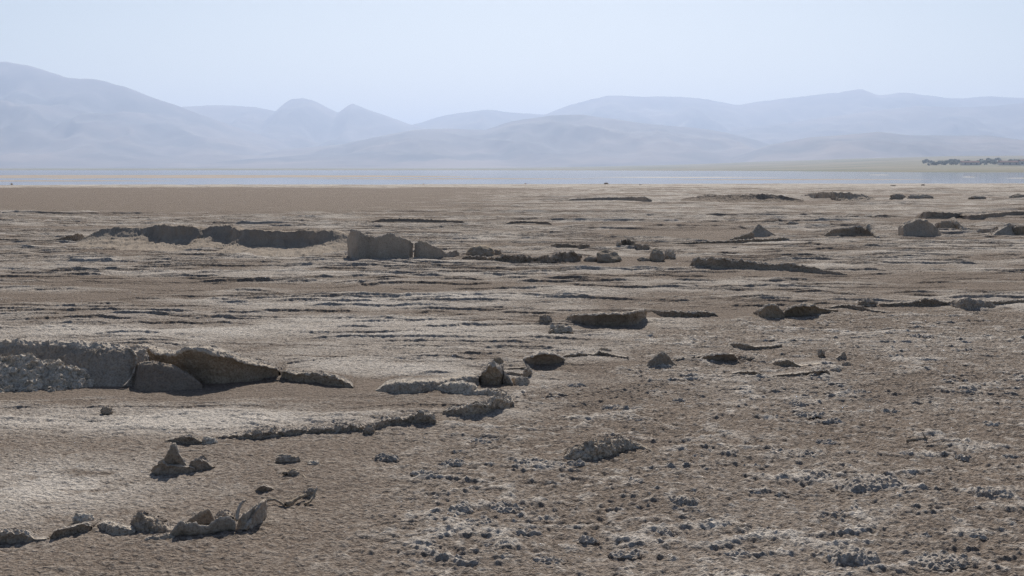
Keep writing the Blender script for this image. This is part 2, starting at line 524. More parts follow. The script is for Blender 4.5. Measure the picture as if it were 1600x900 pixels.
# profiles: (a, b, z) -> set back a*height + b metres, height z*height; from the front foot over the crest to the back foot
def prof(kind, back=.5, lean=.15, th=.035):
    if kind == 'broken':      # undercut broken face under a thin hard lip, back slope merging into the flat
        return [(.14, 0, -.35), (.14, 0, 0), (.19, 0, .25), (.15, 0, .55), (.08, 0, .78), (.05, 0, .875), (-.03, 0, .89), (-.05, 0, .915), (-.045, 0, .95), (0, 0, .985), (.12, .01, 1.0), (.35, back * .25, .88), (.35, back * .6, .45), (.3, back, .0), (.3, back + .05, -.35)]
    if kind == 'bank':        # rounded bank
        return [(-.25, 0, -.3), (-.1, 0, 0), (.1, 0, .35), (.25, 0, .7), (.45, 0, .94), (.65, .02, 1.0), (.8, back * .4, .75), (.8, back * .8, .25), (.8, back, -.02), (.8, back + .05, -.3)]
    if kind == 'plate':       # thin standing plate
        return [(0, 0, -.35), (0, 0, 0), (lean * .45, 0, .35), (lean * .8, 0, .7), (lean, 0, .97), (lean, th * .5, 1.0), (lean, th, .97), (lean * .8, th * 1.2, .7), (lean * .45, th * 1.3, .35), (0, th * 1.4, 0), (0, th * 1.4, -.35)]
    if kind == 'shell':       # thin arched crust over a hollow
        return [(1.0, 0, -.35), (.95, 0, 0), (.85, 0, .25), (.62, 0, .52), (.34, 0, .74), (.10, 0, .86), (-.03, 0, .89), (-.06, 0, .915), (-.05, 0, .955), (.0, 0, .985), (.12, .01, 1.0), (1.0, back * .15, .90), (1.2, back * .6, .45), (1.2, back, .0), (1.2, back + .05, -.35)]
    if kind == 'sheet':       # thin torn sheet, tucked in at the foot
        return [(.30, 0, -.3), (.26, 0, 0), (.05, 0, .22), (-.03, 0, .45), (-.02, 0, .72), (lean, 0, .99), (lean, th * .5, 1.0), (lean, th, .99), (.0, th * 1.1, .72), (.0, th * 1.2, .45), (.08, th * 1.2, .22), (.30, th * 1.2, 0), (.34, th * 1.2, -.3)]
    if kind == 'hump':
        return [(-.45, 0, -.25), (-.32, 0, .02), (-.15, 0, .30), (.02, 0, .62), (.2, 0, .86), (.45, 0, .97), (.65, .02, 1.0), (.8, back * .4, .75), (.8, back * .8, .25), (.8, back, -.02), (.8, back + .05, -.3)]
    if kind == 'talus':       # wind-cut dune edge: lit sand slope at the foot, steep shaded upper face
        return [(-6.8, 0, -.10), (-6.0, 0, .01), (-4.2, 0, .22), (-2.5, 0, .47), (-1.2, 0, .72), (-.4, 0, .90), (.05, 0, .98), (.25, .05, 1.0), (.5, back * .4, .7), (.5, back * .8, .25), (.5, back, -.05), (.5, back + .1, -.3)]
    if kind == 'steep':
        return [(-5.0, 0, -.10), (-4.4, 0, .01), (-2.4, 0, .12), (-1.0, 0, .22), (-.5, 0, .34), (-.2, 0, .60), (-.06, 0, .88), (0, 0, .98), (.2, .05, 1.0), (.4, back * .4, .75), (.4, back * .8, .25), (.4, back, -.05), (.4, back + .1, -.3)]


def ridge(name, label, cat, pts, mat, profile, rough=.10, jag=.10, salt_front=.12, salt_top=.75, seed=0, group=None, k=44, parent=None, dens=1.35, fine=.006, sink=.0, profile2=None, blend=None):
    pts = np.array(pts, float)
    n = max(14, int((pts[-1, 0] - pts[0, 0]) * .64 * dens) + 6)
    px = np.linspace(pts[0, 0], pts[-1, 0], n)
    yt = np.interp(px, pts[:, 0], pts[:, 1]); yb = np.interp(px, pts[:, 0], pts[:, 2])
    kk = max(1, n // 40) * 2 + 1
    yb = np.convolve(np.pad(yb, kk // 2, 'edge'), np.ones(kk) / kk, 'valid')
    D = gd(yb)
    X = (px - 800) / F * D
    ic = max(range(len(profile)), key=lambda q: profile[q][2])
    m_ = (yt - YH) / F
    hh = np.maximum((CAM_H - m_ * (D + profile[ic][1])) / (1 + m_ * profile[ic][0]), .002)
    hmax = hh.max()
    hh = hh * (1 + jag * 1.8 * fbm2(X / max(hmax, .04) * 1.3, X * 0 + seed, seed, 5, .68))
    D = D + .25 * hmax * fbm2(X / max(hmax, .04) * .6, X * 0 + seed + 5, seed + 2, 3)
    Q = resample(profile, k, hmax)
    if profile2 is not None:
        Q2 = resample(profile2, k, hmax)
        bl = np.interp(px, [b[0] for b in blend], [b[1] for b in blend])[:, None, None]
        QQ = Q[None] * (1 - bl) + Q2[None] * bl
    else:
        QQ = np.repeat(Q[None], n, 0)
    taper = np.clip(np.minimum(np.arange(n), np.arange(n)[::-1]) / max(3, n * .06), .15, 1)[:, None]
    v = QQ[:, :, 0] * hh[:, None] + QQ[:, :, 1] * taper
    z = QQ[:, :, 2] * hh[:, None]
    base = macro(X, D)[:, None] - sink
    co = np.stack([np.repeat(X[:, None], k, 1), D[:, None] + v, base + z], -1).reshape(-1, 3)
    fr = 1.0 / max(hmax, .05)
    dsp = np.stack([fbm3(co * fr * 1.6 + i * 13.1 + seed, seed + i, 4, .55) for i in range(3)], 1)
    fin = np.stack([fbm3(co * 28 + i * 5.3, seed + 40 + i, 2) for i in range(3)], 1)
    hl = np.repeat(hh, k)[:, None]
    co = co + dsp * rough * np.minimum(hl, hmax) * 1.3 + fin * fine * np.clip(hl / .06, .2, 1) * (1 + .5 * (np.tile(Q[:, 2], n) > .86))[:, None]
    zr = np.tile(np.linspace(0, 1, k), n)
    crest = Q[:, 2].argmax() / (k - 1)
    lipw = (Q[:, 2] > .86).nonzero()[0][0] / (k - 1)
    top = ss(lipw - .02, lipw + .02, zr)
    nz = fbm3(co * fr * 2.0 + 3, seed + 60, 4, .6)
    salt_top = salt_top * .9
    salt = (salt_front * (1 - top) + salt_top * top) + .35 * nz * (.25 + salt_front * (1 - top) + top * salt_top)
    bk = ss(crest + .04, crest + .22, zr)
    salt = salt * (1 - bk) + bk * terrain(co[:, 0].copy(), co[:, 1].copy())[1]
    o = mesh_from(name, co, grid_quads(n, k)[:, ::-1], mat, parent, {'salt': np.clip(salt, 0, 1)}, smooth=False)
    if profile[-1][1] > .1:
        o.data.materials.append(M_GROUND)
        mi = np.tile((np.linspace(0, 1, k)[:-1] > crest + .06).astype(np.int32), n - 1)
        o.data.polygons.foreach_set('material_index', mi)
    if parent is None:
        tag(o, label, cat, group)
    return o


_ICO = {}


def ico(sub):
    if sub not in _ICO:
        import bmesh
        bm = bmesh.new(); bmesh.ops.create_icosphere(bm, subdivisions=sub, radius=1)
        bm.verts.ensure_lookup_table()
        _ICO[sub] = (np.array([v.co[:] for v in bm.verts]), np.array([[v.index for v in f.verts] for f in bm.faces]))
        bm.free()
    return _ICO[sub]


def stone(name, label, cat, px, yt, yb, w, mat, facet=.6, depth=.8, rough=.12, salt=.2, seed=0, group=None, sub=4, yaw=None, fluff=0.0, puff=False):
    d = gd(yb); wm = w / F * d / 2; hm = (yb - yt) / F * d
    V, Fc = ico(sub)
    r_ = np.random.default_rng(seed + 500)
    N = r_.normal(size=(9, 3)); N[0] = (0, -.9, .35); N[1] = (.1, -.4, .9); N /= np.linalg.norm(N, axis=1)[:, None]
    off = r_.uniform(.62, .98, 9)
    c = np.clip(V @ N.T, 1e-3, None)
    rp = np.minimum((off[None] / c).min(1), 1.15)
    r = (1 - facet) + facet * rp
    if puff:
        lob = np.clip(fbm2(V[:, 0] * 2.3 * max(1, wm / hm * .35) + seed, V[:, 1] * 2 + V[:, 2], seed + 7, 3, .6), -.6, .9)
        r = r * (1 + .42 * lob)
    r = r * (1 + rough * 1.3 * fbm3(V * 1.9 + seed, seed, 4, .58))
    P = V * r[:, None]
    ya = r_.uniform(-.5, .5) if yaw is None else yaw
    P = np.stack([P[:, 0] * math.cos(ya) - P[:, 1] * math.sin(ya), P[:, 0] * math.sin(ya) + P[:, 1] * math.cos(ya), P[:, 2]], 1)
    sc = np.array([wm, max(wm * depth, hm * .6), hm * .70])
    lo, hi = P.min(0), P.max(0)
    P[:, 0] = (P[:, 0] - (lo[0] + hi[0]) / 2) / (hi[0] - lo[0]) * 2
    P = P * sc
    zt = P[:, 2].max()
    P[:, 2] += hm - zt
    X = (px - 800) / F * d
    co = P
    if fluff:
        ff = np.stack([fbm3(co * 38 + i * 7 + seed, seed + i, 3, .65) for i in range(3)], 1)
        co = co + ff * fluff
    cen = np.array([X, d + sc[1] * .8, macro(X, d)[0]])
    s_ = salt + .5 * (fbm3(co * 14 + seed, seed + 3, 3, .6)) + .35 * ss(.2, .9, V[:, 2]) * salt
    o = mesh_from(name, co, Fc, mat, None, {'salt': np.clip(s_, 0, 1)}, smooth=False)
    o.location = cen
    return tag(o, label, cat, group)


def clump(name, label, cat, px, yt, yb, w, seed=0, group=None, salt=.55, lumps=None):
    """a puffy salt crust hump that spreads into the ground at its rim"""
    d = gd(yb); wm = w / F * d / 2 * 1.25; hm = (yb - yt) / F * d
    r_ = np.random.default_rng(seed + 90)
    dm = max(hm * 3.0, wm * .75)
    nu = int(np.clip(w * 1.6, 40, 150)); nv = 44
    u = np.linspace(-1, 1, nu)[:, None]; v = np.linspace(-1, 1, nv)[None]
    X = u * wm + 0 * v; Yl = v * dm + 0 * u
    Yc = dm * .35 * np.sin(u * 2.2 + r_.uniform(0, 6)) * min(1, wm / .12 * .5)
    rr = np.sqrt(u ** 2 + ((Yl - Yc * (1 - u ** 2)) / dm) ** 2) + .22 * fbm2(X / hm * .45 + seed, Yl / hm * .45, seed, 3)
    dome = np.clip(1 - rr, 0, 1)
    dome = ss(0, .62, dome)
    lob = .75 + .30 * fbm2(X / hm * .55 + seed, Yl / hm * .5 + 3, seed + 2, 3, .6)
    gx = (px - 800) / F * d + X; gy = d + dm * .4 + Yl
    puff = fbm2(gx * 17, gy * 17, 98, 3, .65)
    z = hm * 1.05 * dome * np.clip(lob, .15, 1.2) + .010 * puff * ss(.05, .5, dome)
    z = z - .02 * (dome < .015)
    z = z + (.003 + .006 * ss(.05, .5, dome)) * noise2(gx * 52, gy * 52, 7) + .008 * ss(.05, .5, dome) * noise2(gx * 27, gy * 27, 8)
    s_ = np.clip(salt * ss(.0, .5, dome) + .5 * puff * ss(0, .4, dome) + .06 + .2 * noise2(gx * 40, gy * 40, 9), 0, 1)
    cen = np.array([(px - 800) / F * d, d + dm * .4, macro((px - 800) / F * d, d)[0]])
    co = np.stack([X, Yl, z], -1).reshape(-1, 3)
    o = mesh_from(name, co, grid_quads(nu, nv), M_GROUND, None, {'salt': s_.ravel()})
    o.location = cen
    return tag(o, label, cat, group)


def tube(name, pts, r0, r1, mat, parent=None, seed=0, seg=9):
    P = np.array(pts, float)
    t = np.linspace(0, 1, len(P)); tt = np.linspace(0, 1, max(12, len(P) * 7))
    C = np.stack([np.interp(tt, t, P[:, i]) for i in range(3)], 1)
    for _ in range(3):
        C[1:-1] = .25 * C[:-2] + .5 * C[1:-1] + .25 * C[2:]
    T = np.gradient(C, axis=0); T /= np.linalg.norm(T, axis=1)[:, None] + 1e-9
    up = np.where(np.abs(T[:, 2:3]) > .9, np.array([[0, 1., 0]]), np.array([[0, 0, 1.]]))
    A = np.cross(T, up); A /= np.linalg.norm(A, axis=1)[:, None] + 1e-9
    B = np.cross(T, A)
    th = np.linspace(0, 2 * np.pi, seg, endpoint=False)
    r = (r0 + (r1 - r0) * tt)[:, None] * (1 + .30 * noise2(tt[:, None] * 9 + seed, th[None] * .9 + seed, seed))
    r[0] *= .4; r[-1] *= .3
    co = (C[:, None] + r[..., None] * (np.cos(th)[None, :, None] * A[:, None] + np.sin(th)[None, :, None] * B[:, None])).reshape(-1, 3)
    return mesh_from(name, co, grid_quads(len(tt), seg, True), mat, parent, {'salt': np.clip(.45 + .6 * fbm3(co * 25, seed, 3), 0, 1)})


def up(px, y, yb):
    """a point standing above the ground: seen at px, y and rising from the ground row yb"""
    d = gd(yb)
    return ((px - 800) / F * d, d, CAM_H - (y - YH) / F * d)


def empty(name, x, y, label, cat, group=None):
    o = bpy.data.objects.new(name, None); COL.objects.link(o)
    o.empty_display_size = .1
    return tag(o, label, cat, group)


# ------------------------------------------------------------------ the big upturned crust at the left
def big_slab():
    ridge('crust_wall', 'long brown upturned crust wall with a ragged crest and deep shadow at left', 'crust slab',
          [(192, 548, 574), (205, 541, 580), (232, 546, 588), (258, 556, 598), (275, 548, 603), (300, 543, 606), (320, 545, 606), (345, 553, 604), (380, 565, 599), (405, 572, 596), (428, 578, 593), (431, 582, 592)],
          M_BROWN, [(.55, 0, -.3), (.52, 0, 0), (.50, 0, .2), (.40, 0, .45), (.25, 0, .68), (.10, 0, .83), (.05, 0, .88), (-.03, 0, .895), (-.05, 0, .92), (-.04, 0, .955), (.02, 0, .985), (.14, .01, 1.0), (.4, .3, .88), (.4, .65, .45), (.4, 1.0, .0), (.4, 1.05, -.35)], rough=.055, jag=.05, salt_front=.10, salt_top=.8, seed=3, k=64, fine=.007)
    ridge('crust_wall', 'low brown tail of broken crust ending the long wall, right of the sunlit crack', 'crust slab',
          [(436, 581, 593), (460, 586, 597), (490, 585, 600), (510, 588, 604), (530, 594, 607), (550, 606, 609)],
          M_BROWN, prof('broken', .6), rough=.08, jag=.14, salt_front=.1, salt_top=.8, seed=8, k=48, fine=.008)
    ramp = [(-.2, 0, -.12), (0, 0, .0), (.45, 0, .26), (.85, 0, .52), (1.22, 0, .80), (1.45, 0, .97), (1.55, .02, 1.0), (1.6, .3, .8), (1.6, .6, .3), (1.6, .9, -.05), (1.6, 1.0, -.3)]
    steep = [(.0, 0, -.1), (.1, 0, .0), (.45, 0, .24), (.75, 0, .50), (1.15, 0, .82), (1.4, 0, .96), (1.55, .02, 1.0), (1.7, .1, .8), (1.7, .25, .3), (1.7, .4, -.05), (1.7, .5, -.3)]
    slab = ridge('crust_slab', 'wide grey crust slab with salt crystals over its lower face at the left edge', 'crust slab',
          [(-60, 533, 605), (0, 534, 606), (40, 535, 607), (70, 535, 608), (110, 537, 609), (140, 537, 609), (172, 541, 609), (192, 544, 608), (204, 549, 606), (210, 556, 604), (213, 566, 600)],
          M_GREY, ramp, rough=.07, jag=.03, salt_front=.14, salt_top=.8, seed=14, k=60, fine=.010, profile2=steep, blend=[(-60, 0), (110, 0), (150, 1), (210, 1)])
    tube('rim', [up(192, 545, 598), up(203, 549, 599), up(208, 558, 601), up(208, 570, 602), up(204, 584, 604), up(197, 597, 607), (up(186, 607, 610))], .011, .008, M_SALT, parent=slab, seed=16)  # pale salt tube added to draw the slab's sunlit edge
    ridge('salt_debris', 'crumbled white salt crystals heaped against the wide grey slab at the left edge', 'salt debris',
          [(-60, 560, 613), (0, 560, 614), (30, 565, 613), (60, 570, 613), (85, 576, 613), (105, 583, 612), (122, 592, 611), (136, 602, 610)],
          M_SALT, [(-.3, 0, -.15), (0, 0, .02), (.5, 0, .27), (1.0, 0, .55), (1.5, 0, .82), (1.8, 0, .96), (2.0, .02, 1.0), (2.1, .05, .9), (2.2, .1, .5), (2.2, .2, -.2)],
          rough=.13, jag=.08, salt_front=.85, salt_top=.95, seed=15, k=80, fine=.026)
    ridge('crust_slab', 'small dark rounded hump of sand against the long brown wall beside the salty slab', 'crust slab',
          [(206, 569, 600), (215, 567, 607), (240, 567, 609), (262, 573, 609), (280, 582, 609), (298, 594, 609), (312, 605, 609)],
          M_SANDR, [(-1.0, 0, -.12), (-.8, 0, .02), (-.42, 0, .34), (-.12, 0, .68), (.1, 0, .92), (.3, .01, 1.0), (.6, .02, .9), (.8, .06, .5), (.9, .10, 0), (.9, .12, -.3)],
          rough=.03, jag=.04, salt_front=.10, salt_top=.35, seed=19, k=44)


# ------------------------------------------------------------------ the dune edge and crust slabs in the distance at left
def far_left():
    ridge('sand_ridge', 'long low dune edge with dark wind-cut face in the left distance', 'sand ridge',
          [(118, 376, 379), (135, 369, 380), (150, 360, 381), (172, 355, 382), (200, 354, 382), (225, 355, 383), (240, 352, 383), (250, 350, 384), (275, 353, 387), (302, 353, 388), (316, 357, 386), (330, 353, 386), (362, 353, 388), (372, 358, 391), (400, 359, 393), (440, 361, 394), (480, 361, 394), (520, 359, 391), (545, 368, 391), (562, 380, 392)],
          M_SANDR, prof('talus', 3.0), rough=.07, jag=.05, salt_front=0.38, salt_top=.35, seed=23, k=44, profile2=prof('steep', 3.0),  # front salt raised to lighten the shaded face
          blend=[(118, .3), (180, .45), (230, .42), (250, .95), (300, 1), (314, .5), (335, .52), (360, 1), (374, .62), (398, 1), (440, 1), (485, 1), (520, .6), (560, .1)])
    ridge('crust_plate', 'tall grey upright crust plate casting the widest shadow in the middle distance', 'crust plate',
          [(543, 372, 402), (548, 361, 404), (560, 362, 405), (578, 368, 405), (590, 366, 406), (615, 365, 406), (626, 370, 406), (640, 376, 406), (645, 381, 405)],
          M_GREY, prof('plate', lean=.05, th=.06), rough=.04, jag=.12, salt_front=0.42, salt_top=.5, seed=27, k=48)  # front salt lightens the plate's shaded face
    ridge('crust_plate', 'second grey upright plate right beside the tall one, sloping down to the right', 'crust plate',
          [(647, 380, 405), (655, 376, 406), (668, 378, 406), (685, 386, 405), (697, 396, 404), (706, 392, 403), (713, 389, 402), (718, 398, 402)],
          M_GREY, prof('plate', lean=.05, th=.06), rough=.05, jag=.14, salt_front=0.38, salt_top=.45, seed=29, k=48)  # shaded front lightened through its salt value
    stone('crust_block', 'crooked pale crust chunk at the left foot of the tall grey plate', 'crust block', 541, 372, 384, 12, M_CRUST, seed=31, salt=.45)
    ridge('crust_ledge', 'short dark ledge at the far left edge left of the dune', 'crust ledge',
          [(-30, 371, 377), (0, 372, 377), (30, 373, 378), (60, 375, 377), (90, 373, 378), (110, 367, 378), (128, 365, 377), (131, 370, 376)],
          M_GREY, prof('broken', .8), rough=.16, jag=.25, seed=33, salt_front=.1, salt_top=.45)


def middle_rocks():
    C, B, G = M_CRUST, M_BROWN, M_GREY
    S_ = stone
    S_('mud_mound', 'dark rounded mound just right of the two upright plates', 'mound', 750, 383, 402, 46, B, facet=.25, depth=1.2, rough=.10, salt=.05, seed=41)
    S_('mud_mound', 'low dark lump trailing right of the rounded mound', 'mound', 774, 389, 399, 20, C, facet=.3, depth=1.3, seed=42, salt=.15)
    ridge('crust_ledge', 'broken dark ledge running right of the rounded mound', 'crust ledge',
          [(722, 401, 405), (745, 399, 406), (770, 402, 409), (790, 398, 409), (812, 399, 410), (830, 400, 410), (846, 404, 409)], C, prof('broken', .6), rough=.2, jag=.3, seed=43, salt_top=.5)
    ridge('crust_ledge', 'rubbly grey ledge left of the dark leaning rock', 'crust ledge',
          [(834, 405, 409), (845, 398, 410), (860, 401, 411), (872, 394, 409), (890, 393, 408), (908, 398, 407)], G, prof('broken', .6), rough=.22, jag=.25, seed=44, salt_top=.4)
    ridge('crust_plate', 'flat pale block with a straight dark face above the rubbly ledge', 'crust plate',
          [(861, 382, 388), (870, 380, 389), (885, 381, 389), (902, 383, 389), (906, 382, 391), (921, 382, 391), (924, 387, 390)], C, prof('broken', .9), rough=.07, jag=.10, seed=45, salt_front=.25, salt_top=.6)
    S_('mud_rock', 'dark angular rock with a pointed top in the middle distance', 'rock', 953, 389, 409, 40, B, facet=.9, seed=46, salt=.05, depth=.9, rough=.10)
    S_('mud_rock', 'small dark lump at the left foot of the pointed dark rock', 'rock', 925, 399, 408, 26, G, facet=.4, seed=47, salt=.2)
    S_('mud_rock', 'brown blocky rock standing alone with rubble at its right', 'rock', 1028, 387, 408, 24, B, facet=.9, seed=48, salt=.08, depth=.7, rough=.06, yaw=.1)
    S_('rubble', 'pale salty rubble on the right of the blocky brown rock', 'rubble', 1046, 390, 405, 24, M_SALT, facet=.4, seed=49, salt=.5, rough=.35)
    S_('rubble', 'low dark rubble on the left of the blocky brown rock', 'rubble', 1007, 401, 408, 22, C, facet=.5, seed=50, salt=.25, rough=.3)
    ridge('crust_ledge', 'jumbled dark debris behind the blocky brown rock', 'crust ledge',
          [(960, 386, 389), (968, 379, 389), (975, 374, 387), (988, 375, 388), (996, 381, 390), (1012, 382, 391), (1018, 388, 390)], G, prof('broken', .7), rough=.25, jag=.3, seed=51, salt_top=.5)
    ridge('crust_ledge', 'long thin dark ledge with a straight crest behind the upright plates', 'crust ledge',
          [(566, 350, 351), (578, 347, 350), (595, 342, 348), (625, 341, 347), (660, 342, 348), (700, 344, 349), (722, 345, 351), (727, 349, 351)], M_SANDR, prof('steep', 3), rough=.08, jag=.12, seed=52, salt_top=.3)
    ridge('crust_ledge', 'shorter dark ledge just right of the long thin one', 'crust ledge',
          [(788, 350, 351), (798, 346, 351), (815, 345, 350), (835, 346, 350), (855, 346, 352), (862, 349, 353)], M_SANDR, prof('steep', 3), rough=.08, jag=.12, seed=53, salt_top=.3)
    ridge('crust_ledge', 'dark ledge nearest the lake in the centre, thickest at its right end', 'crust ledge',
          [(872, 314, 315.5), (895, 311, 315), (930, 309, 314), (965, 308.5, 314), (990, 308, 315), (1010, 308, 317), (1018, 313, 317)], G, prof('steep', 4), rough=.10, jag=.12, seed=54, salt_top=.4)


def far_right():
    C, B, G = M_CRUST, M_BROWN, M_GREY
    S_ = stone
    ridge('crust_ledge', 'long dark crust bank tapering to the right in the right distance', 'crust ledge',
          [(1078, 414, 416), (1086, 402, 417), (1100, 402, 417), (1120, 401, 419), (1140, 404, 419), (1165, 406, 420), (1190, 410, 421), (1215, 411, 422), (1240, 411, 423), (1255, 413, 424), (1272, 416, 425), (1290, 421, 427), (1310, 424, 429), (1325, 427, 430)],
          M_GREY, prof('broken', .8), rough=.2, jag=.14, seed=61, salt_front=0.25, salt_top=.55, k=48)
    ridge('crust_plate', 'tilted crust plate propped like a tent roof in the right distance', 'crust plate',
          [(1172, 366, 370), (1180, 358, 370), (1189, 350, 370), (1197, 356, 370), (1208, 364, 369), (1214, 368, 370)], C, prof('plate', lean=.95, th=.07), rough=.06, jag=.06, seed=62, salt_front=.45, salt_top=.6)
    ridge('crust_plate', 'thin slab lying along the left side of the tent-like plate', 'crust plate',
          [(1140, 374, 377), (1150, 370, 376), (1165, 366, 375), (1176, 361, 374), (1179, 364, 373)], C, prof('broken', .3), rough=.10, jag=.1, seed=63, salt_top=.8)
    ridge('crust_ledge', 'straight dark ledge running left from below the tent-like plate', 'crust ledge',
          [(1040, 381, 383), (1068, 379, 382), (1100, 378, 382), (1130, 377, 382), (1160, 375, 381), (1180, 374, 379), (1205, 374, 378), (1225, 371, 377), (1235, 374, 377)], C, prof('broken', .8), rough=.16, jag=.2, seed=64, salt_top=.75)
    S_('rubble', 'small pale rubble behind the tent-like plate', 'rubble', 1240, 345, 353, 24, C, facet=.5, rough=.35, seed=65, salt=.4)
    S_('rubble', 'small grey rubble left of the pale rubble behind the tent-like plate', 'rubble', 1222, 347, 352, 22, G, facet=.5, rough=.35, seed=66, salt=.3)
    ridge('crust_block', 'dark lumpy crust block with a pale slanting edge at its right end', 'crust block',
          [(1288, 367, 370), (1300, 360, 371), (1312, 357, 372), (1325, 356, 372), (1340, 354, 371), (1352, 355, 371), (1362, 357, 371), (1364, 364, 371)], G, prof('broken', .8), rough=.15, jag=.1, seed=67, salt_front=.14, salt_top=.6)
    o = tube('crust_strip', [up(1356, 352, 371), up(1363, 362, 372), up(1374, 373, 374)], .07, .05, M_SALT, seed=68)
    tag(o, 'pale strip of crust slanting down at the right of the dark lumpy block', 'crust strip')
    ridge('crust_block', 'big dark slab of crust with a flat shaded face in the right distance', 'crust block',
          [(1406, 364, 370), (1412, 353, 371), (1418, 346, 371), (1436, 344, 371), (1450, 343, 371), (1460, 349, 370), (1468, 358, 370), (1471, 364, 369)], G, prof('plate', lean=.35, th=.3), rough=.07, jag=.06, seed=69, salt_front=0.25, salt_top=.5)
    ridge('crust_block', 'smaller brown slab leaning behind the big dark one', 'crust block',
          [(1462, 350, 360), (1470, 346, 362), (1485, 344, 362), (1494, 349, 362), (1503, 356, 361)], B, prof('plate', lean=.4, th=.12), rough=.08, jag=.08, seed=70, salt_front=.08, salt_top=.5)
    o = tube('crust_strip', [up(1488, 341, 361), up(1494, 349, 362), up(1504, 358, 362)], .06, .06, B if False else M_SALT, seed=71)
    tag(o, 'pale pinkish edge strip on top of the smaller brown slab', 'crust strip')
    S_('rubble', 'pale salty rubble right of the smaller brown slab', 'rubble', 1512, 355, 365, 26, M_SALT, facet=.4, rough=.4, seed=72, salt=.5)
    ridge('crust_ledge', 'low pale rubble line leading to the right edge block', 'crust ledge',
          [(1520, 361, 365), (1535, 359, 366), (1550, 358, 367), (1560, 356, 369)], G, prof('broken', .5), rough=.25, jag=.3, seed=73, salt_front=.35, salt_top=.8)
    ridge('crust_block', 'leaning grey slab with a pale sloping top near the right edge', 'crust block',
          [(1552, 368, 371), (1562, 361, 371), (1574, 355, 371), (1583, 349, 371), (1590, 350, 370), (1594, 358, 370)], G, prof('plate', lean=.8, th=.2), rough=.12, jag=.08, seed=74, salt_front=.35, salt_top=.7)
    ridge('crust_block', 'dark cut block at the very right edge of the flat', 'crust block',
          [(1583, 354, 370), (1600, 352, 371), (1625, 352, 371), (1650, 362, 371)], B, prof('broken', .8), rough=.07, jag=.06, seed=75, salt_front=.05, salt_top=.5)
    ridge('crust_ledge', 'dark stepped bank behind the big dark slab reaching the right edge', 'crust ledge',
          [(1440, 340, 341), (1445, 330, 342), (1470, 331, 342), (1500, 333, 341), (1512, 337, 343), (1530, 335, 343), (1550, 333, 341), (1580, 331, 337), (1640, 329, 336)], G, prof('broken', 2), rough=.09, jag=.08, seed=76, salt_front=0.25, salt_top=.4)
    ridge('crust_ledge', 'thin ledge in front of the dark stepped bank at right', 'crust ledge',
          [(1230, 339, 341), (1260, 338, 341), (1290, 339, 342), (1320, 337, 341), (1360, 337, 341), (1400, 339, 341)], C, prof('broken', 1.2), rough=.12, jag=.25, seed=77, salt_top=.6)
    for i, (px, yt, yb, ww, lab) in enumerate([
            (1107, 303, 308, 22, 'small dark lump far off near the lake, leftmost of the far right lumps'),
            (1403, 303, 313, 26, 'dark knobby block far off below the white strip of shore'),
            (1440, 303, 311, 44, 'grey salty block just right of the far dark knobby one'),
            (1528, 307, 313, 28, 'flat dark rock far off toward the right edge'),
            (1592, 303, 312, 32, 'dark rounded rock far off at the right edge')]):
        stone('mud_rock', lab, 'rock', px, yt, yb, ww, G if i != 2 else C, facet=.5, rough=.2, depth=.6, seed=80 + i, salt=.1 if i != 2 else .5)
    ridge('crust_ledge', 'faint dark-edged hummock far off right of centre near the lake', 'crust ledge',
          [(1060, 312, 314), (1090, 306, 314), (1125, 304, 314), (1170, 303, 315), (1200, 302, 315), (1225, 306, 315), (1255, 312, 316)], M_SANDR, prof('talus', 3), profile2=prof('steep', 3), blend=[(1060, 0), (1170, .1), (1190, .9), (1205, .3), (1225, .8), (1255, 0)], rough=.1, jag=.1, seed=87, salt_top=.4)
    ridge('crust_ledge', 'grey ragged hummock far off beside the dark-edged one', 'crust ledge',
          [(1255, 306, 308), (1270, 301, 310), (1300, 300, 313), (1325, 302, 314), (1345, 304, 313), (1362, 308, 313)], C, prof('talus', 2), profile2=prof('steep', 3), blend=[(1255, .9), (1280, .2), (1325, .9), (1340, .3), (1362, .2)], rough=.16, jag=.2, seed=88, salt_front=.3, salt_top=.6)


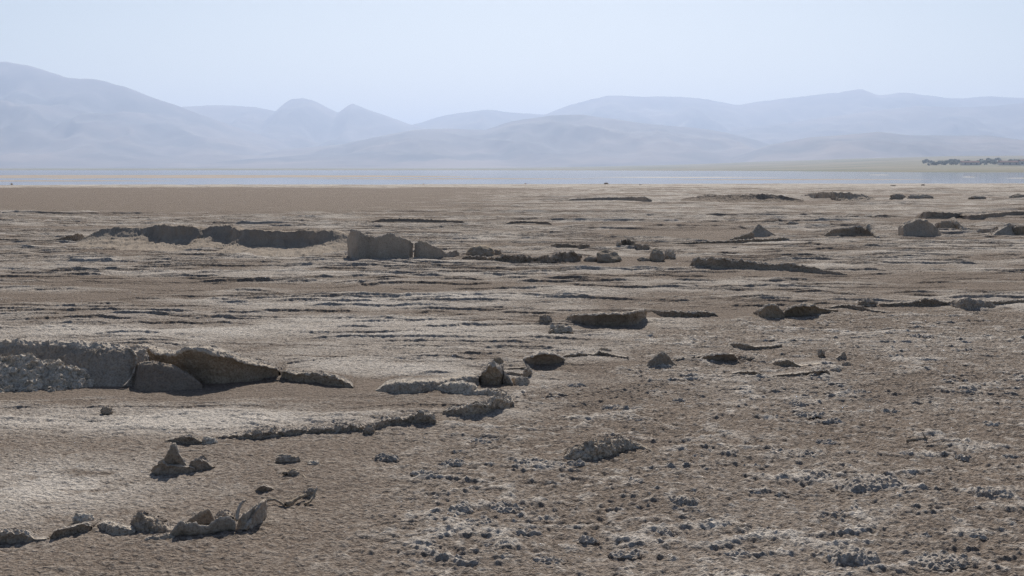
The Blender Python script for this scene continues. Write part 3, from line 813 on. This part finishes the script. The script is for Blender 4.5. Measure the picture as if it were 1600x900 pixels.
def mid_right():
    C, B, G = M_CRUST, M_BROWN, M_GREY
    S_ = stone
    ridge('crust_slab', 'wide low slab with dark undercut face and an upright right end', 'crust slab',
          [(886, 497, 500), (895, 491, 505), (910, 491, 508), (930, 490, 510), (960, 489, 511), (985, 488, 511), (1000, 486, 510), (1006, 483, 507), (1012, 484, 502)], G, prof('shell', .5), rough=.06, jag=.06, seed=91, salt_front=.12, salt_top=.65, k=48)
    S_('rubble', 'pale grey knob at the left end of the wide low slab', 'rubble', 895, 490, 502, 22, M_SALT, facet=.4, rough=.3, seed=92, salt=.45)
    S_('rubble', 'crumbly grey rubble left of the wide low slab', 'rubble', 852, 492, 506, 24, C, facet=.5, rough=.4, seed=93, salt=.3)
    S_('rubble', 'low salty rubble heap in front of the wide low slab', 'rubble', 878, 508, 523, 44, M_SALT, facet=.3, rough=.35, seed=94, salt=.45, depth=.7)
    ridge('crust_ledge', 'low ledge with dark underside just right of the wide low slab', 'crust ledge',
          [(1018, 484, 486), (1035, 486, 494), (1052, 486, 497), (1070, 487, 497), (1085, 488, 497), (1100, 486, 496), (1118, 489, 495), (1124, 493, 496)], C, prof('broken', .6), rough=.14, jag=.15, seed=95, salt_front=.1, salt_top=.75)
    ridge('mud_mound', 'rounded dark mound, left one of the pair on the brown sand', 'mound',
          [(1187, 494, 496), (1191, 484, 497), (1199, 477, 498), (1208, 474, 498), (1216, 476, 498), (1224, 483, 498), (1229, 492, 497)], B, prof('broken', .5), rough=.06, jag=.05, seed=96, salt_front=.06, salt_top=.7, k=48)
    ridge('crust_slab', 'arched brown slab, right one of the pair of dark humps', 'crust slab',
          [(1224, 492, 497), (1234, 482, 497), (1246, 477, 497), (1260, 474, 497), (1274, 475, 496), (1284, 481, 493), (1300, 484, 489), (1312, 484, 487)], B, prof('shell', .4), rough=.08, jag=.06, seed=97, salt_front=.08, salt_top=.6, k=48)
    ridge('crust_ledge', 'ragged crust ledge curving away right of the arched slab', 'crust ledge',
          [(1300, 480, 482), (1318, 476, 481), (1336, 477, 483), (1352, 479, 486), (1366, 484, 489), (1382, 486, 490), (1402, 488, 490)], C, prof('broken', .5), rough=.16, jag=.16, seed=98, salt_top=.75)
    S_('crust_block', 'knobby dark crust block on top of the ragged ledge at right', 'crust block', 1361, 465, 479, 34, G, facet=.6, rough=.3, seed=99, salt=.12)
    ridge('crust_ledge', 'thin dark ledge line running to the right edge, nearest the clumpy flat', 'crust ledge',
          [(1378, 474, 477), (1400, 473, 477), (1430, 471, 477), (1445, 466, 477), (1470, 467, 477), (1478, 471, 476), (1500, 470, 476), (1560, 470, 477), (1600, 467, 474), (1640, 466, 472)], C, prof('broken', .5), rough=.14, jag=.2, seed=100, salt_top=.7)
    ridge('crust_ledge', 'dark lumpy crust hump on the thin ledge line near the right edge', 'crust ledge',
          [(1495, 477, 480), (1503, 468, 482), (1515, 466, 483), (1535, 469, 482), (1550, 469, 480), (1560, 476, 479)], G, prof('hump', .5), rough=.2, jag=.12, seed=101, salt_front=.15, salt_top=.5)
    # cluster on the sand, right of centre
    ridge('mud_rock', 'lone grey triangular rock on the brown sand right of centre', 'rock',
          [(1012, 571, 574), (1018, 563, 575), (1026, 556, 575), (1033, 550, 575), (1040, 550, 575), (1047, 556, 574), (1053, 564, 573), (1059, 570, 572)], M_SHEET, prof('plate', lean=.5, th=.07), rough=.07, jag=.05, seed=103, salt_front=.12, salt_top=.5)
    ridge('crust_ledge', 'pale thin ledge joining the triangular rock to the grey slab', 'crust ledge',
          [(1050, 563, 565), (1065, 560, 565), (1082, 559, 564), (1098, 557, 562)], C, prof('broken', .4), rough=.14, jag=.2, seed=104, salt_front=.25, salt_top=.8)
    ridge('crust_slab', 'low dark-fronted slab with a grey plate on its right half', 'crust slab',
          [(1094, 561, 563), (1105, 556, 566), (1120, 554, 568), (1135, 552, 568), (1148, 553, 568), (1156, 560, 566)], G, prof('shell', .3), rough=.06, jag=.08, seed=105, salt_front=.12, salt_top=.8, k=48)
    S_('rubble', 'dark knobby rubble at the right end of the grey plate', 'rubble', 1170, 556, 566, 30, C, facet=.5, rough=.35, seed=106, salt=.25)
    ridge('crust_plate', 'pale pointed flap of crust lifted over a black hollow', 'crust plate',
          [(1208, 568, 569), (1220, 564, 573), (1234, 562, 574), (1244, 567, 575), (1256, 572, 575), (1290, 568, 571), (1304, 566, 568)], B, prof('broken', .7), rough=.08, jag=.10, seed=107, salt_front=.06, salt_top=.85, k=48)
    S_('crust_spike', 'small grey peaked crust spike behind the lifted pale flap', 'crust spike', 1288, 546, 559, 13, C, facet=.8, rough=.3, depth=.6, seed=108, salt=.45)
    ridge('crust_spike', 'curved horn of crust sticking up right of the lifted flap', 'crust spike',
          [(1310, 560, 563), (1317, 556, 563), (1322, 550, 562), (1325, 549, 561), (1327, 557, 561)], C, prof('plate', lean=.3, th=.03), rough=.10, jag=.1, seed=109, salt_front=.35, salt_top=.7)
    S_('mud_rock', 'small dark crumb of crust at the foot of the curved horn', 'rock', 1328, 566, 574, 16, G, facet=.6, rough=.3, seed=110, salt=.2)
    ridge('crust_ledge', 'long thin lifted edge of crust below the pale flap', 'crust ledge',
          [(1198, 590, 592), (1220, 586, 590), (1245, 584, 588), (1268, 581, 587), (1283, 579, 590), (1290, 579, 587), (1295, 578, 589), (1301, 583, 590)], C, prof('broken', .35), rough=.12, jag=.12, seed=111, salt_front=.1, salt_top=.9)
    S_('rubble', 'salty rounded piece at the right end of the thin lifted edge', 'rubble', 1312, 574, 582, 20, M_SALT, facet=.4, rough=.25, seed=112, salt=.6)
    ridge('crust_ledge', 'small bowed ledge left of the thin lifted edge', 'crust ledge',
          [(1146, 584, 586), (1160, 581, 586), (1172, 581, 588), (1184, 581, 588), (1195, 586, 589)], C, prof('broken', .35), rough=.16, jag=.15, seed=113, salt_front=.1, salt_top=.8)
    ridge('crust_ledge', 'dark ragged ledge above the grey plate on pale salt', 'crust ledge',
          [(1140, 539, 540), (1152, 536, 543), (1168, 539, 546), (1185, 542, 546), (1205, 541, 545), (1225, 538, 543)], C, prof('broken', .5), rough=.2, jag=.2, seed=114, salt_front=.15, salt_top=.85)
    # arched crust left of it
    ridge('crust_slab', 'arched salty crest over a smooth dark hollow near the centre', 'crust slab',
          [(816, 562, 567), (828, 557, 572), (842, 553, 574), (855, 551, 575), (868, 553, 574), (880, 560, 570), (886, 562, 566)], G, prof('shell', .5), rough=.06, jag=.05, seed=115, salt_front=.03, salt_top=.95, k=38)
    ridge('crust_ledge', 'wavy salt-edged ledge running right from the arched crest', 'crust ledge',
          [(878, 557, 561), (892, 554, 562), (910, 553, 561), (928, 554, 559), (938, 549, 557), (952, 553, 558), (970, 557, 561), (984, 558, 563)], C, prof('broken', .5), rough=.14, jag=.15, seed=116, salt_front=.2, salt_top=.95)
    S_('mud_rock', 'dark brown crust knob at the bend of the wavy ledge', 'rock', 947, 544, 554, 22, B, facet=.7, rough=.2, seed=117, salt=.1)
    # jumbled chunk
    ridge('crust_chunk', 'brown peaked chunk with salty tip in the jumbled heap near centre', 'crust chunk',
          [(746, 596, 600), (754, 583, 603), (763, 573, 605), (772, 568, 605), (779, 574, 604), (785, 590, 601)], B, prof('broken', .2), rough=.16, jag=.12, seed=118, salt_front=.06, salt_top=.8)
    S_('mud_rock', 'rounded dark knob behind the brown peaked chunk', 'rock', 778, 559, 571, 18, B, facet=.3, rough=.12, seed=119, salt=.1)
    ridge('crust_chunk', 'narrow pale chunk leaning on the right of the brown peaked chunk', 'crust chunk',
          [(776, 577, 598), (782, 571, 600), (787, 578, 602), (794, 590, 603), (802, 600, 604)], C, prof('sheet', lean=.25, th=.05), rough=.16, jag=.12, seed=120, salt_front=.3, salt_top=.8)
    ridge('crust_roll', 'smooth pale roll of crust lying at the front of the jumbled heap', 'crust roll',
          [(798, 594, 598), (804, 591, 602), (815, 590, 604), (825, 591, 603), (828, 596, 601)], M_SALT, prof('hump', .12), rough=.06, jag=.03, seed=121, salt_front=.5, salt_top=.75)
    ridge('crust_ledge', 'thin rim of crust at the back of the jumbled heap', 'crust ledge',
          [(788, 577, 579), (800, 576, 579), (818, 575, 578), (828, 574, 578)], C, prof('broken', .15), rough=.12, jag=.1, seed=122, salt_top=.8)
    ridge('crust_chunk', 'small triangular pale chunk at the right of the jumbled heap', 'crust chunk',
          [(816, 588, 591), (820, 577, 592), (825, 571, 592), (829, 578, 591), (836, 587, 589)], M_SALT, prof('sheet', lean=.3, th=.04), rough=.12, jag=.08, seed=123, salt_front=.4, salt_top=.8)
    ridge('crust_ledge', 'low pale crust edge in the middle of the jumbled heap', 'crust ledge',
          [(790, 583, 588), (800, 582, 589), (812, 585, 590), (822, 586, 590)], C, prof('broken', .15), rough=.14, jag=.1, seed=124, salt_front=.3, salt_top=.8)


def salt_curve():
    C, B, G = M_CRUST, M_BROWN, M_GREY
    ridge('crust_bank', 'low grey bank with pale salty crest leading to the jumbled heap', 'crust bank',
          [(584, 612, 614), (600, 603, 617), (618, 598, 619), (650, 599, 617), (680, 598, 612), (710, 593, 608), (735, 590, 605), (748, 588, 603)], C, prof('hump', .9), rough=.09, jag=.06, seed=131, salt_front=0.5, salt_top=.9, k=48)
    ridge('salt_ridge', 'puffy white salt lobe in front of the low grey bank', 'salt ridge',
          [(668, 606, 610), (690, 602, 614), (712, 600, 618), (735, 602, 620), (744, 606, 617)], M_SALT, prof('hump', .5), rough=.14, jag=.08, seed=132, salt_front=0.7, salt_top=.95)
    ridge('salt_ridge', 'crusty white salt ridge bending round below the jumbled heap', 'salt ridge',
          [(722, 619, 621), (740, 612, 620), (760, 611, 621), (780, 612, 624), (793, 619, 633), (801, 630, 640), (803, 634, 640)], M_SALT, prof('hump', .3), rough=.24, jag=.16, seed=133, salt_front=0.7, salt_top=.85, fine=.012)
    ridge('salt_ridge', 'white-topped crumbling salt edge curving left from the bend', 'salt ridge',
          [(690, 645, 650), (705, 641, 652), (725, 640, 655), (745, 637, 655), (765, 629, 651), (785, 627, 646), (798, 630, 641)], M_SALT, prof('broken', .35), rough=.22, jag=.2, seed=134, salt_front=0.5, salt_top=.9, fine=.012)
    ridge('salt_ridge', 'narrow salt-topped ledge left of the crumbling white edge', 'salt ridge',
          [(562, 676, 680), (575, 668, 682), (590, 660, 675), (610, 657, 668), (630, 656, 667), (645, 653, 665), (655, 648, 667), (672, 650, 668), (680, 660, 668)], C, prof('broken', .35), rough=.2, jag=.16, seed=135, salt_front=0.5, salt_top=.9, fine=.010)
    stone('crust_block', 'round grey knob of crust on the narrow salt-topped ledge', 'crust block', 663, 645, 662, 24, G, facet=.4, rough=.25, seed=136, salt=.3)
    stone('crust_block', 'dark crumbling lump at the left end of the narrow ledge', 'crust block', 573, 667, 683, 20, G, facet=.6, rough=.3, seed=137, salt=.15)
    ridge('salt_ridge', 'long thin salty ledge fading out to the left of the dark lump', 'salt ridge',
          [(325, 688, 690), (350, 684, 690), (385, 681, 691), (410, 678, 689), (440, 676, 686), (480, 674, 684), (520, 671, 683), (548, 668, 680), (566, 672, 680)], C, prof('broken', .4), rough=.2, jag=.3, seed=138, salt_front=0.5, salt_top=.9, fine=.010)
    stone('crust_block', 'small dark grey lump on the long thin salty ledge', 'crust block', 396, 675, 691, 22, G, facet=.4, rough=.15, seed=139, salt=.1)
    stone('mud_rock', 'small lone grey stone on the white salt below the big slab', 'rock', 158, 639, 649, 22, G, facet=.5, rough=.2, seed=140, salt=.1)


def near_left():
    C, B, G = M_CRUST, M_BROWN, M_GREY
    root = empty('crust_spire', 0, 0, 'dark crust fragment rising to a narrow spire on the near left sand', 'crust fragment')
    ridge('base', None, None, [(228, 740, 744), (234, 732, 746), (244, 727, 746), (256, 730, 746), (272, 732, 744), (288, 733, 742), (298, 737, 740)], G, prof('broken', .15), rough=.12, jag=.12, seed=151, salt_front=.06, salt_top=.5, parent=root)
    ridge('spire', None, None, [(232, 736, 744), (240, 724, 744), (247, 721, 744), (253, 713, 744), (259, 702, 743), (263, 694, 743), (266, 694, 743), (269, 706, 743), (274, 717, 743), (281, 728, 742), (287, 736, 742)], M_SHEET, prof('sheet', lean=.05, th=.02), rough=.07, jag=.2, seed=152, salt_front=.06, salt_top=.7, parent=root, fine=.004)
    ridge('crust_fragment', 'dark rumpled crust fragment right of the narrow spire', 'crust fragment',
          [(288, 734, 740), (296, 722, 740), (303, 718, 739), (312, 723, 737), (320, 730, 736), (327, 733, 736)], G, prof('broken', .15), rough=.2, jag=.1, seed=153, salt_front=.08, salt_top=.45)
    stone('salt_chunk', 'white salt chunk behind the narrow spire', 'salt chunk', 318, 687, 699, 30, M_SALT, facet=.4, rough=.25, seed=154, salt=.8)
    ridge('crust_ledge', 'grey lifted crust edge with a dark left tip behind the spire', 'crust ledge',
          [(244, 695, 696), (258, 690, 696), (272, 687, 697), (288, 684, 699), (304, 690, 698), (310, 694, 698)], C, prof('broken', .25), rough=.14, jag=.1, seed=155, salt_front=.2, salt_top=.6)
    stone('salt_rock', 'two-toned rounded rock, pale at left and brown at right', 'rock', 444, 715, 729, 40, C, facet=.4, rough=.10, depth=.5, seed=157, salt=.35, yaw=.1)
    ridge('crust_flake', 'small curled flake with pale top and dark hollow below', 'crust flake',
          [(392, 772, 775), (398, 766, 776), (405, 763, 776), (414, 766, 775), (422, 769, 773)], C, prof('broken', .12), rough=.06, jag=.05, seed=158, salt_front=.03, salt_top=.75)
    # torn sheet of crust
    root = empty('torn_crust', 0, 0, 'torn curled sheet of crust standing on edge at the near left', 'torn crust')
    ridge('front_sheet', None, None, [(256, 836, 851), (264, 828, 851), (275, 823, 850), (292, 825, 849), (305, 828, 847), (320, 824, 845), (336, 818, 842), (350, 815, 841), (358, 818, 841), (360, 828, 840)], M_SHEET, prof('sheet', lean=.10, th=.010), rough=.04, jag=.22, seed=161, salt_front=.28, salt_top=.85, parent=root, k=48, fine=.003)
    ridge('back_sheet', None, None, [(272, 828, 832), (290, 816, 832), (305, 808, 832), (316, 802, 832), (319, 801, 832), (322, 812, 832), (328, 822, 832)], M_SHEET, prof('sheet', lean=.02, th=.012), rough=.04, jag=.16, seed=162, salt_front=.18, salt_top=.6, parent=root, k=30, fine=.003)
    ridge('crust_fragment', 'rubbly crust between the torn sheet and its twisted strips', 'crust fragment',
          [(326, 812, 822), (336, 805, 823), (346, 808, 823), (356, 812, 822)], C, prof('hump', .12), rough=.25, jag=.1, seed=163, salt_front=.3, salt_top=.6)
    o = tube('twisted_strip', [up(362, 822, 838), up(364, 808, 835), up(368, 796, 832), up(374, 790, 830), (up(378, 787, 828))], .010, .005, M_CRUST, seed=164)
    tag(o, 'upright pale twisted strip touching the right end of the torn sheet', 'crust strip')
    ridge('twisted_slab', 'folded brown slab of crust twisting up right of the torn sheet', 'crust fragment',
          [(361, 828, 838), (368, 812, 838), (378, 806, 838), (386, 802, 836), (394, 792, 832), (404, 788, 826), (409, 790, 818)], M_SHEET, prof('plate', lean=.35, th=.02), rough=.07, jag=.22, seed=165, salt_front=.35, salt_top=.7, fine=.004)
    o = tube('twisted_strip', [up(375, 836, 841), up(384, 822, 836), up(393, 805, 832), up(402, 792, 828), up(408, 788, 820)], .011, .008, M_CRUST, seed=166)
    tag(o, 'longest pale strip running up the folded brown slab', 'crust strip')
    o = tube('dry_stick', [up(402, 790, 797), up(412, 788, 795), up(424, 787, 793), up(434, 793, 796), up(440, 797, 798)], .008, .005, M_WOOD, seed=167)
    tag(o, 'thin pale stick lying right of the folded brown slab', 'stick')
    o = tube('dry_stick', [up(440, 795, 799), up(452, 790, 794), up(464, 783, 790), up(473, 779, 786)], .013, .007, M_WOOD, seed=168)
    tag(o, 'thick dark-ended stick slanting up to the right on the sand', 'stick')
    o = tube('dry_stick', [up(470, 795, 796), up(480, 790, 792), up(485, 782, 789), up(489, 771, 787), up(491, 768, 786)], .007, .005, M_WOOD, seed=169)
    tag(o, 'bent bone-like pale stick curving upward, rightmost of the sticks', 'stick')
    stone('crust_block', 'grey crumbly lump between the slanting and the bent stick', 'crust block', 477, 769, 783, 22, G, facet=.5, rough=.3, seed=170, salt=.25)
    o = tube('dry_stick', [up(437, 745, 750), up(446, 743, 747), up(456, 738, 745), up(461, 743, 748)], .010, .007, M_WOOD, seed=171)
    tag(o, 'short crooked stick above the slanting stick', 'stick')
    stone('crust_block', 'small broken crust lump against the short crooked stick', 'crust block', 453, 740, 751, 22, C, facet=.5, rough=.35, seed=172, salt=.35)
    o = tube('dry_stick', [up(468, 747, 749), up(473, 753, 756), up(478, 759, 760)], .005, .004, M_WOOD, seed=173)
    tag(o, 'tiny twig sloping down right of the short crooked stick', 'stick')
    stone('salt_chunk', 'pale salt lump right of the two-toned rock', 'salt chunk', 486, 726, 733, 24, M_SALT, facet=.4, rough=.3, seed=174, salt=.6)
    # salty curls at the left
    ridge('crust_flake', 'curled flake with bright salty lip and black hollow at left', 'crust flake',
          [(64, 846, 850), (72, 835, 849), (85, 831, 845), (105, 829, 840), (120, 824, 838), (130, 829, 835)], C, prof('broken', .18), rough=.08, jag=.06, seed=181, salt_front=.04, salt_top=.95)
    stone('salt_chunk', 'white salty knob behind the curled flake', 'salt chunk', 115, 811, 824, 38, M_SALT, facet=.4, rough=.3, seed=182, salt=.75)
    ridge('crust_ledge', 'dark ledge with salty top at the left edge below the curled flake', 'crust ledge',
          [(-20, 836, 856), (0, 837, 856), (15, 838, 855), (28, 842, 855), (40, 850, 853), (60, 849, 852)], G, prof('broken', .2), rough=.2, jag=.15, seed=183, salt_front=.2, salt_top=.85)
    ridge('salt_ridge', 'rounded pale salt ridge between the curled flake and torn sheet', 'salt ridge',
          [(140, 826, 829), (150, 822, 834), (165, 826, 841), (180, 830, 843), (193, 834, 842), (200, 838, 841)], M_SALT, prof('hump', .16), rough=.14, jag=.08, seed=184, salt_front=.4, salt_top=.8)
    ridge('crust_bank', 'lumpy salty crust mound left of the torn sheet', 'crust bank',
          [(190, 826, 830), (200, 812, 836), (212, 814, 838), (225, 820, 840), (240, 826, 843), (255, 833, 844), (262, 838, 844)], C, prof('hump', .2), rough=.26, jag=.12, seed=185, salt_front=.35, salt_top=.65, fine=.010)
    ridge('crust_bank', 'rough grey rubble at the front left foot of the torn sheet', 'crust bank',
          [(210, 855, 857), (220, 846, 858), (235, 842, 857), (250, 842, 855), (262, 845, 852)], G, prof('hump', .12), rough=.28, jag=.15, seed=186, salt_front=.35, salt_top=.6, fine=.008)


def near_right():
    S_ = stone
    ridge('salt_mound', 'largest lumpy salt-crusted mound on the near right flat', 'salt clump',
          [(882, 718, 721), (892, 710, 722), (905, 704, 722), (920, 696, 722), (935, 694, 721), (950, 696, 718), (965, 689, 712), (980, 690, 707), (1000, 698, 706), (1025, 708, 712)], M_SALT, prof('hump', .3), rough=.24, jag=.12, seed=201, salt_front=0.5, salt_top=.5, k=48, fine=.012)
    S_('salt_clump', 'pale round lump at the left toe of the largest salt-crusted mound', 'salt clump', 898, 709, 721, 26, M_SALT, facet=.2, rough=.2, seed=202, salt=.55, puff=True, fluff=.004)
    # the clumps one can single out
    named = [
        (1380, 757, 773, 132, 'long dark knobby salt clump on the right flat, widest of them all'),
        (1072, 783, 798, 62, 'dark broad salt clump with a second lump on its left'),
        (1002, 752, 763, 34, 'dome-shaped pale-topped clump behind the dark broad one'),
        (716, 796, 811, 44, 'peaked salt clump left of centre in the foreground'),
        (786, 797, 806, 68, 'low bowed clump just right of the peaked foreground one'),
        (745, 821, 831, 72, 'long bowed salt clump below the peaked foreground one'),
        (820, 835, 845, 50, 'rounded clump right of and below the long bowed one'),
        (1570, 772, 787, 70, 'broad dark clump near the right edge level with the longest one'),
        (1250, 708, 717, 95, 'long flat dark clump far across the right flat above the longest one'),
        (1275, 743, 754, 85, 'double-humped clump between the long flat and longest dark clumps'),
        (845, 726, 735, 100, 'low ridge-like clump in front of the largest mound'),
        (600, 713, 724, 42, 'rounded clump nearest the sand at the left of the clumpy flat'),
        (707, 722, 733, 44, 'small peaked clump with a tail, between sand and largest mound'),
        (1350, 873, 893, 90, 'big crusty clump at the bottom edge right of centre'),
        (655, 857, 867, 30, 'dark lump low in the foreground, nearest the bottom left of the clumpy flat'),
        (1490, 884, 894, 110, 'long low salt clump at the bottom right edge'),
        (1130, 821, 830, 48, 'flat dark clump below the dark broad one'),
    ]
    for i, (px, yt, yb, ww, lab) in enumerate(named):
        f_ = .95 if i in (0, 1, 3, 4, 7, 13) else .7
        clump('salt_clump', lab, 'salt clump', px, yb - (yb - yt) * f_, yb, ww, seed=900 + i)
    small = [(660, 741, 748, 45), (905, 723, 732, 38), (1065, 800, 806, 26), (767, 856, 866, 30), (920, 846, 856, 32), (1045, 834, 844, 32), (713, 706, 712, 16),
             (1101, 712, 718, 34), (1180, 728, 735, 28), (1180, 767, 778, 42), (1228, 775, 781, 20), (1095, 802, 811, 26), (1325, 806, 815, 50), (1205, 830, 837, 22),
             (1518, 712, 722, 26), (1592, 711, 720, 30), (1252, 626, 637, 24), (1275, 645, 654, 60), (1310, 655, 664, 36), (1208, 650, 658, 44), (1065, 623, 630, 26),
             (1520, 603, 611, 36), (1406, 552, 559, 26), (1418, 571, 579, 26), (1490, 592, 600, 34), (1545, 520, 526, 24), (1446, 520, 527, 44), (1120, 695, 702, 28),
             (1000, 655, 662, 40), (960, 636, 643, 46), (900, 600, 606, 30), (1300, 690, 697, 36), (1400, 640, 647, 32), (1560, 660, 668, 44), (1500, 640, 646, 30),
             (1350, 610, 617, 38), (1100, 655, 661, 34), (760, 690, 697, 60), (1450, 840, 848, 40), (1540, 840, 850, 34), (980, 870, 880, 44), (860, 880, 890, 50), (1160, 870, 879, 44)]
    for i, (px, yt, yb, ww) in enumerate(small):
        clump('salt_clump', 'small crusty grey-white salt clump among many on the speckled right-hand flat', 'salt clump', px, yb - (yb - yt) * .62, yb, ww, seed=700 + i,
              group='small salt clumps on the right-hand flat', salt=.6)
    o = tube('dry_stick', [up(1424, 693, 694), up(1436, 691, 693), up(1450, 690, 692), up(1458, 688, 691)], .012, .008, M_WOOD, seed=221)
    tag(o, 'dark twig lying on the clumpy right flat', 'stick')
    o = tube('dry_stick', [up(1457, 692, 692), up(1453, 686, 692), up(1449, 679, 692)], .008, .003, M_WOOD, seed=222)
    tag(o, 'short upright twig at the end of the lying dark twig', 'stick')


def shore_bits():
    for px, yt, yb, ww, lab in [(947, 285.3, 288, 7, 'tiny dark stone on the shoreline, largest near the centre'),
                                (821, 286, 287.8, 3, 'tiny dark stone on the shoreline left of the largest one'),
                                (662, 286.6, 288.2, 3, 'tiny dark stone on the shoreline left of centre'),
                                (1000, 287.4, 289, 4, 'tiny dark stone on the shoreline right of the largest one'),
                                (1441, 287.4, 289.6, 6, 'tiny dark stone on the pale beach toward the right'),
                                (1395, 288.6, 290.4, 9, 'flat dark stone on the pale beach left of the right-hand stone'),
                                (20, 286.2, 288.2, 4, 'tiny dark stone on the shoreline at the far left')]:
        stone('shore_stone', lab, 'stone', px, yt, yb, ww, M_GREY, sub=2, facet=.5, seed=int(px), salt=0.0)


def tree_belt():
    m = far_mat('far_foliage', (.10, .125, .085), (.15, .165, .11), .08)  # foliage colour lightened to carry some of the haze
    V, Fc = ico(2)
    r_ = np.random.default_rng(77)
    cs, fs, k = [], [], 0
    for i in range(190):
        d = r_.uniform(1450, 1800); px = 1436 + 240 * r_.random() ** .9
        hgt = r_.uniform(1.6, 4.8)
        x = (px - 800) / F * d; z = plain_h(np.array([x]), np.array([d]))[0]
        for q in range(4):
            c = np.array([x + r_.normal(0, hgt * .4), d + r_.normal(0, hgt * .4), z + hgt * r_.uniform(.25, .62)])
            P = V * (1 + .45 * fbm3(V * 2.2 + i + q, i + q, 2))[:, None] * np.array([1, 1, .85]) * hgt * r_.uniform(.28, .45)
            cs.append(P + c); fs.append(Fc + k); k += len(V)
    o = mesh_from('tree_belt', np.concatenate(cs), np.concatenate(fs), m)
    tag(o, 'hazy dark belt of trees along the far shore at right', 'trees', kind='stuff')


def far_house(label, px0, px1, d, hgt, mw):
    x0, x1 = (px0 - 800) / F * d, (px1 - 800) / F * d
    z = plain_h(np.array([(x0 + x1) / 2]), np.array([d]))[0] - .3
    root = empty('farm_building', 0, 0, label, 'building')
    root.location = ((x0 + x1) / 2, d, z)
    L, Dp = (x1 - x0) / 2, 4.0

    def box(name, a, b, mat, par):
        co = [(x, y, zz) for x in (a[0], b[0]) for y in (a[1], b[1]) for zz in (a[2], b[2])]
        q = [(0, 1, 3, 2), (4, 6, 7, 5), (0, 4, 5, 1), (2, 3, 7, 6), (0, 2, 6, 4), (1, 5, 7, 3)]
        return mesh_from(name, np.array(co), np.array(q), mat, par, smooth=False)
    box('wall', (-L, -Dp, 0), (L, Dp, hgt), mw, root)
    mr = far_mat('far_roof', (.34, .19, .15), (.28, .17, .13), .2)
    co = [(-L - .4, -Dp - .4, hgt), (L + .4, -Dp - .4, hgt), (L + .4, 0, hgt + 1.5), (-L - .4, 0, hgt + 1.5), (L + .4, Dp + .4, hgt), (-L - .4, Dp + .4, hgt),
          (-L - .4, -Dp - .4, hgt + .15), (L + .4, -Dp - .4, hgt + .15), (L + .4, 0, hgt + 1.65), (-L - .4, 0, hgt + 1.65), (L + .4, Dp + .4, hgt + .15), (-L - .4, Dp + .4, hgt + .15)]
    mesh_from('roof', np.array(co), np.array([(6, 7, 8, 9), (9, 8, 10, 11), (1, 0, 3, 2), (2, 3, 5, 4), (0, 1, 7, 6), (5, 11, 10, 4), (1, 2, 8, 7), (2, 4, 10, 8), (0, 6, 9, 3), (3, 9, 11, 5)]), mr, root, smooth=False)
    md = far_mat('far_window_dark', (.05, .06, .07), (.07, .08, .09), .2)
    n = max(2, int(L * 2 / 5))
    for i in range(n):
        cx = -L + (i + .5) * 2 * L / n
        box('window', (cx - .7, -Dp - .06, hgt * .35), (cx + .7, -Dp + .05, hgt * .8), md, root)


big_slab(); far_left(); middle_rocks(); far_right(); mid_right(); salt_curve(); near_left(); near_right(); shore_bits(); tree_belt()
M_WALL = far_mat('far_wall', (.62, .55, .48), (.55, .50, .45), .1)
M_WHITE = far_mat('far_white_wall', (.75, .73, .70), (.7, .68, .66), .1)
far_house('long pinkish low building among the far trees at right', 1499, 1526, 1425, 3.0, M_WALL)
far_house('longer pale low building by the far trees near the right edge', 1558, 1588, 1420, 3.2, M_WALL)
far_house('short white building at the right end of the longer pale one', 1590, 1597, 1415, 4.4, M_WHITE)
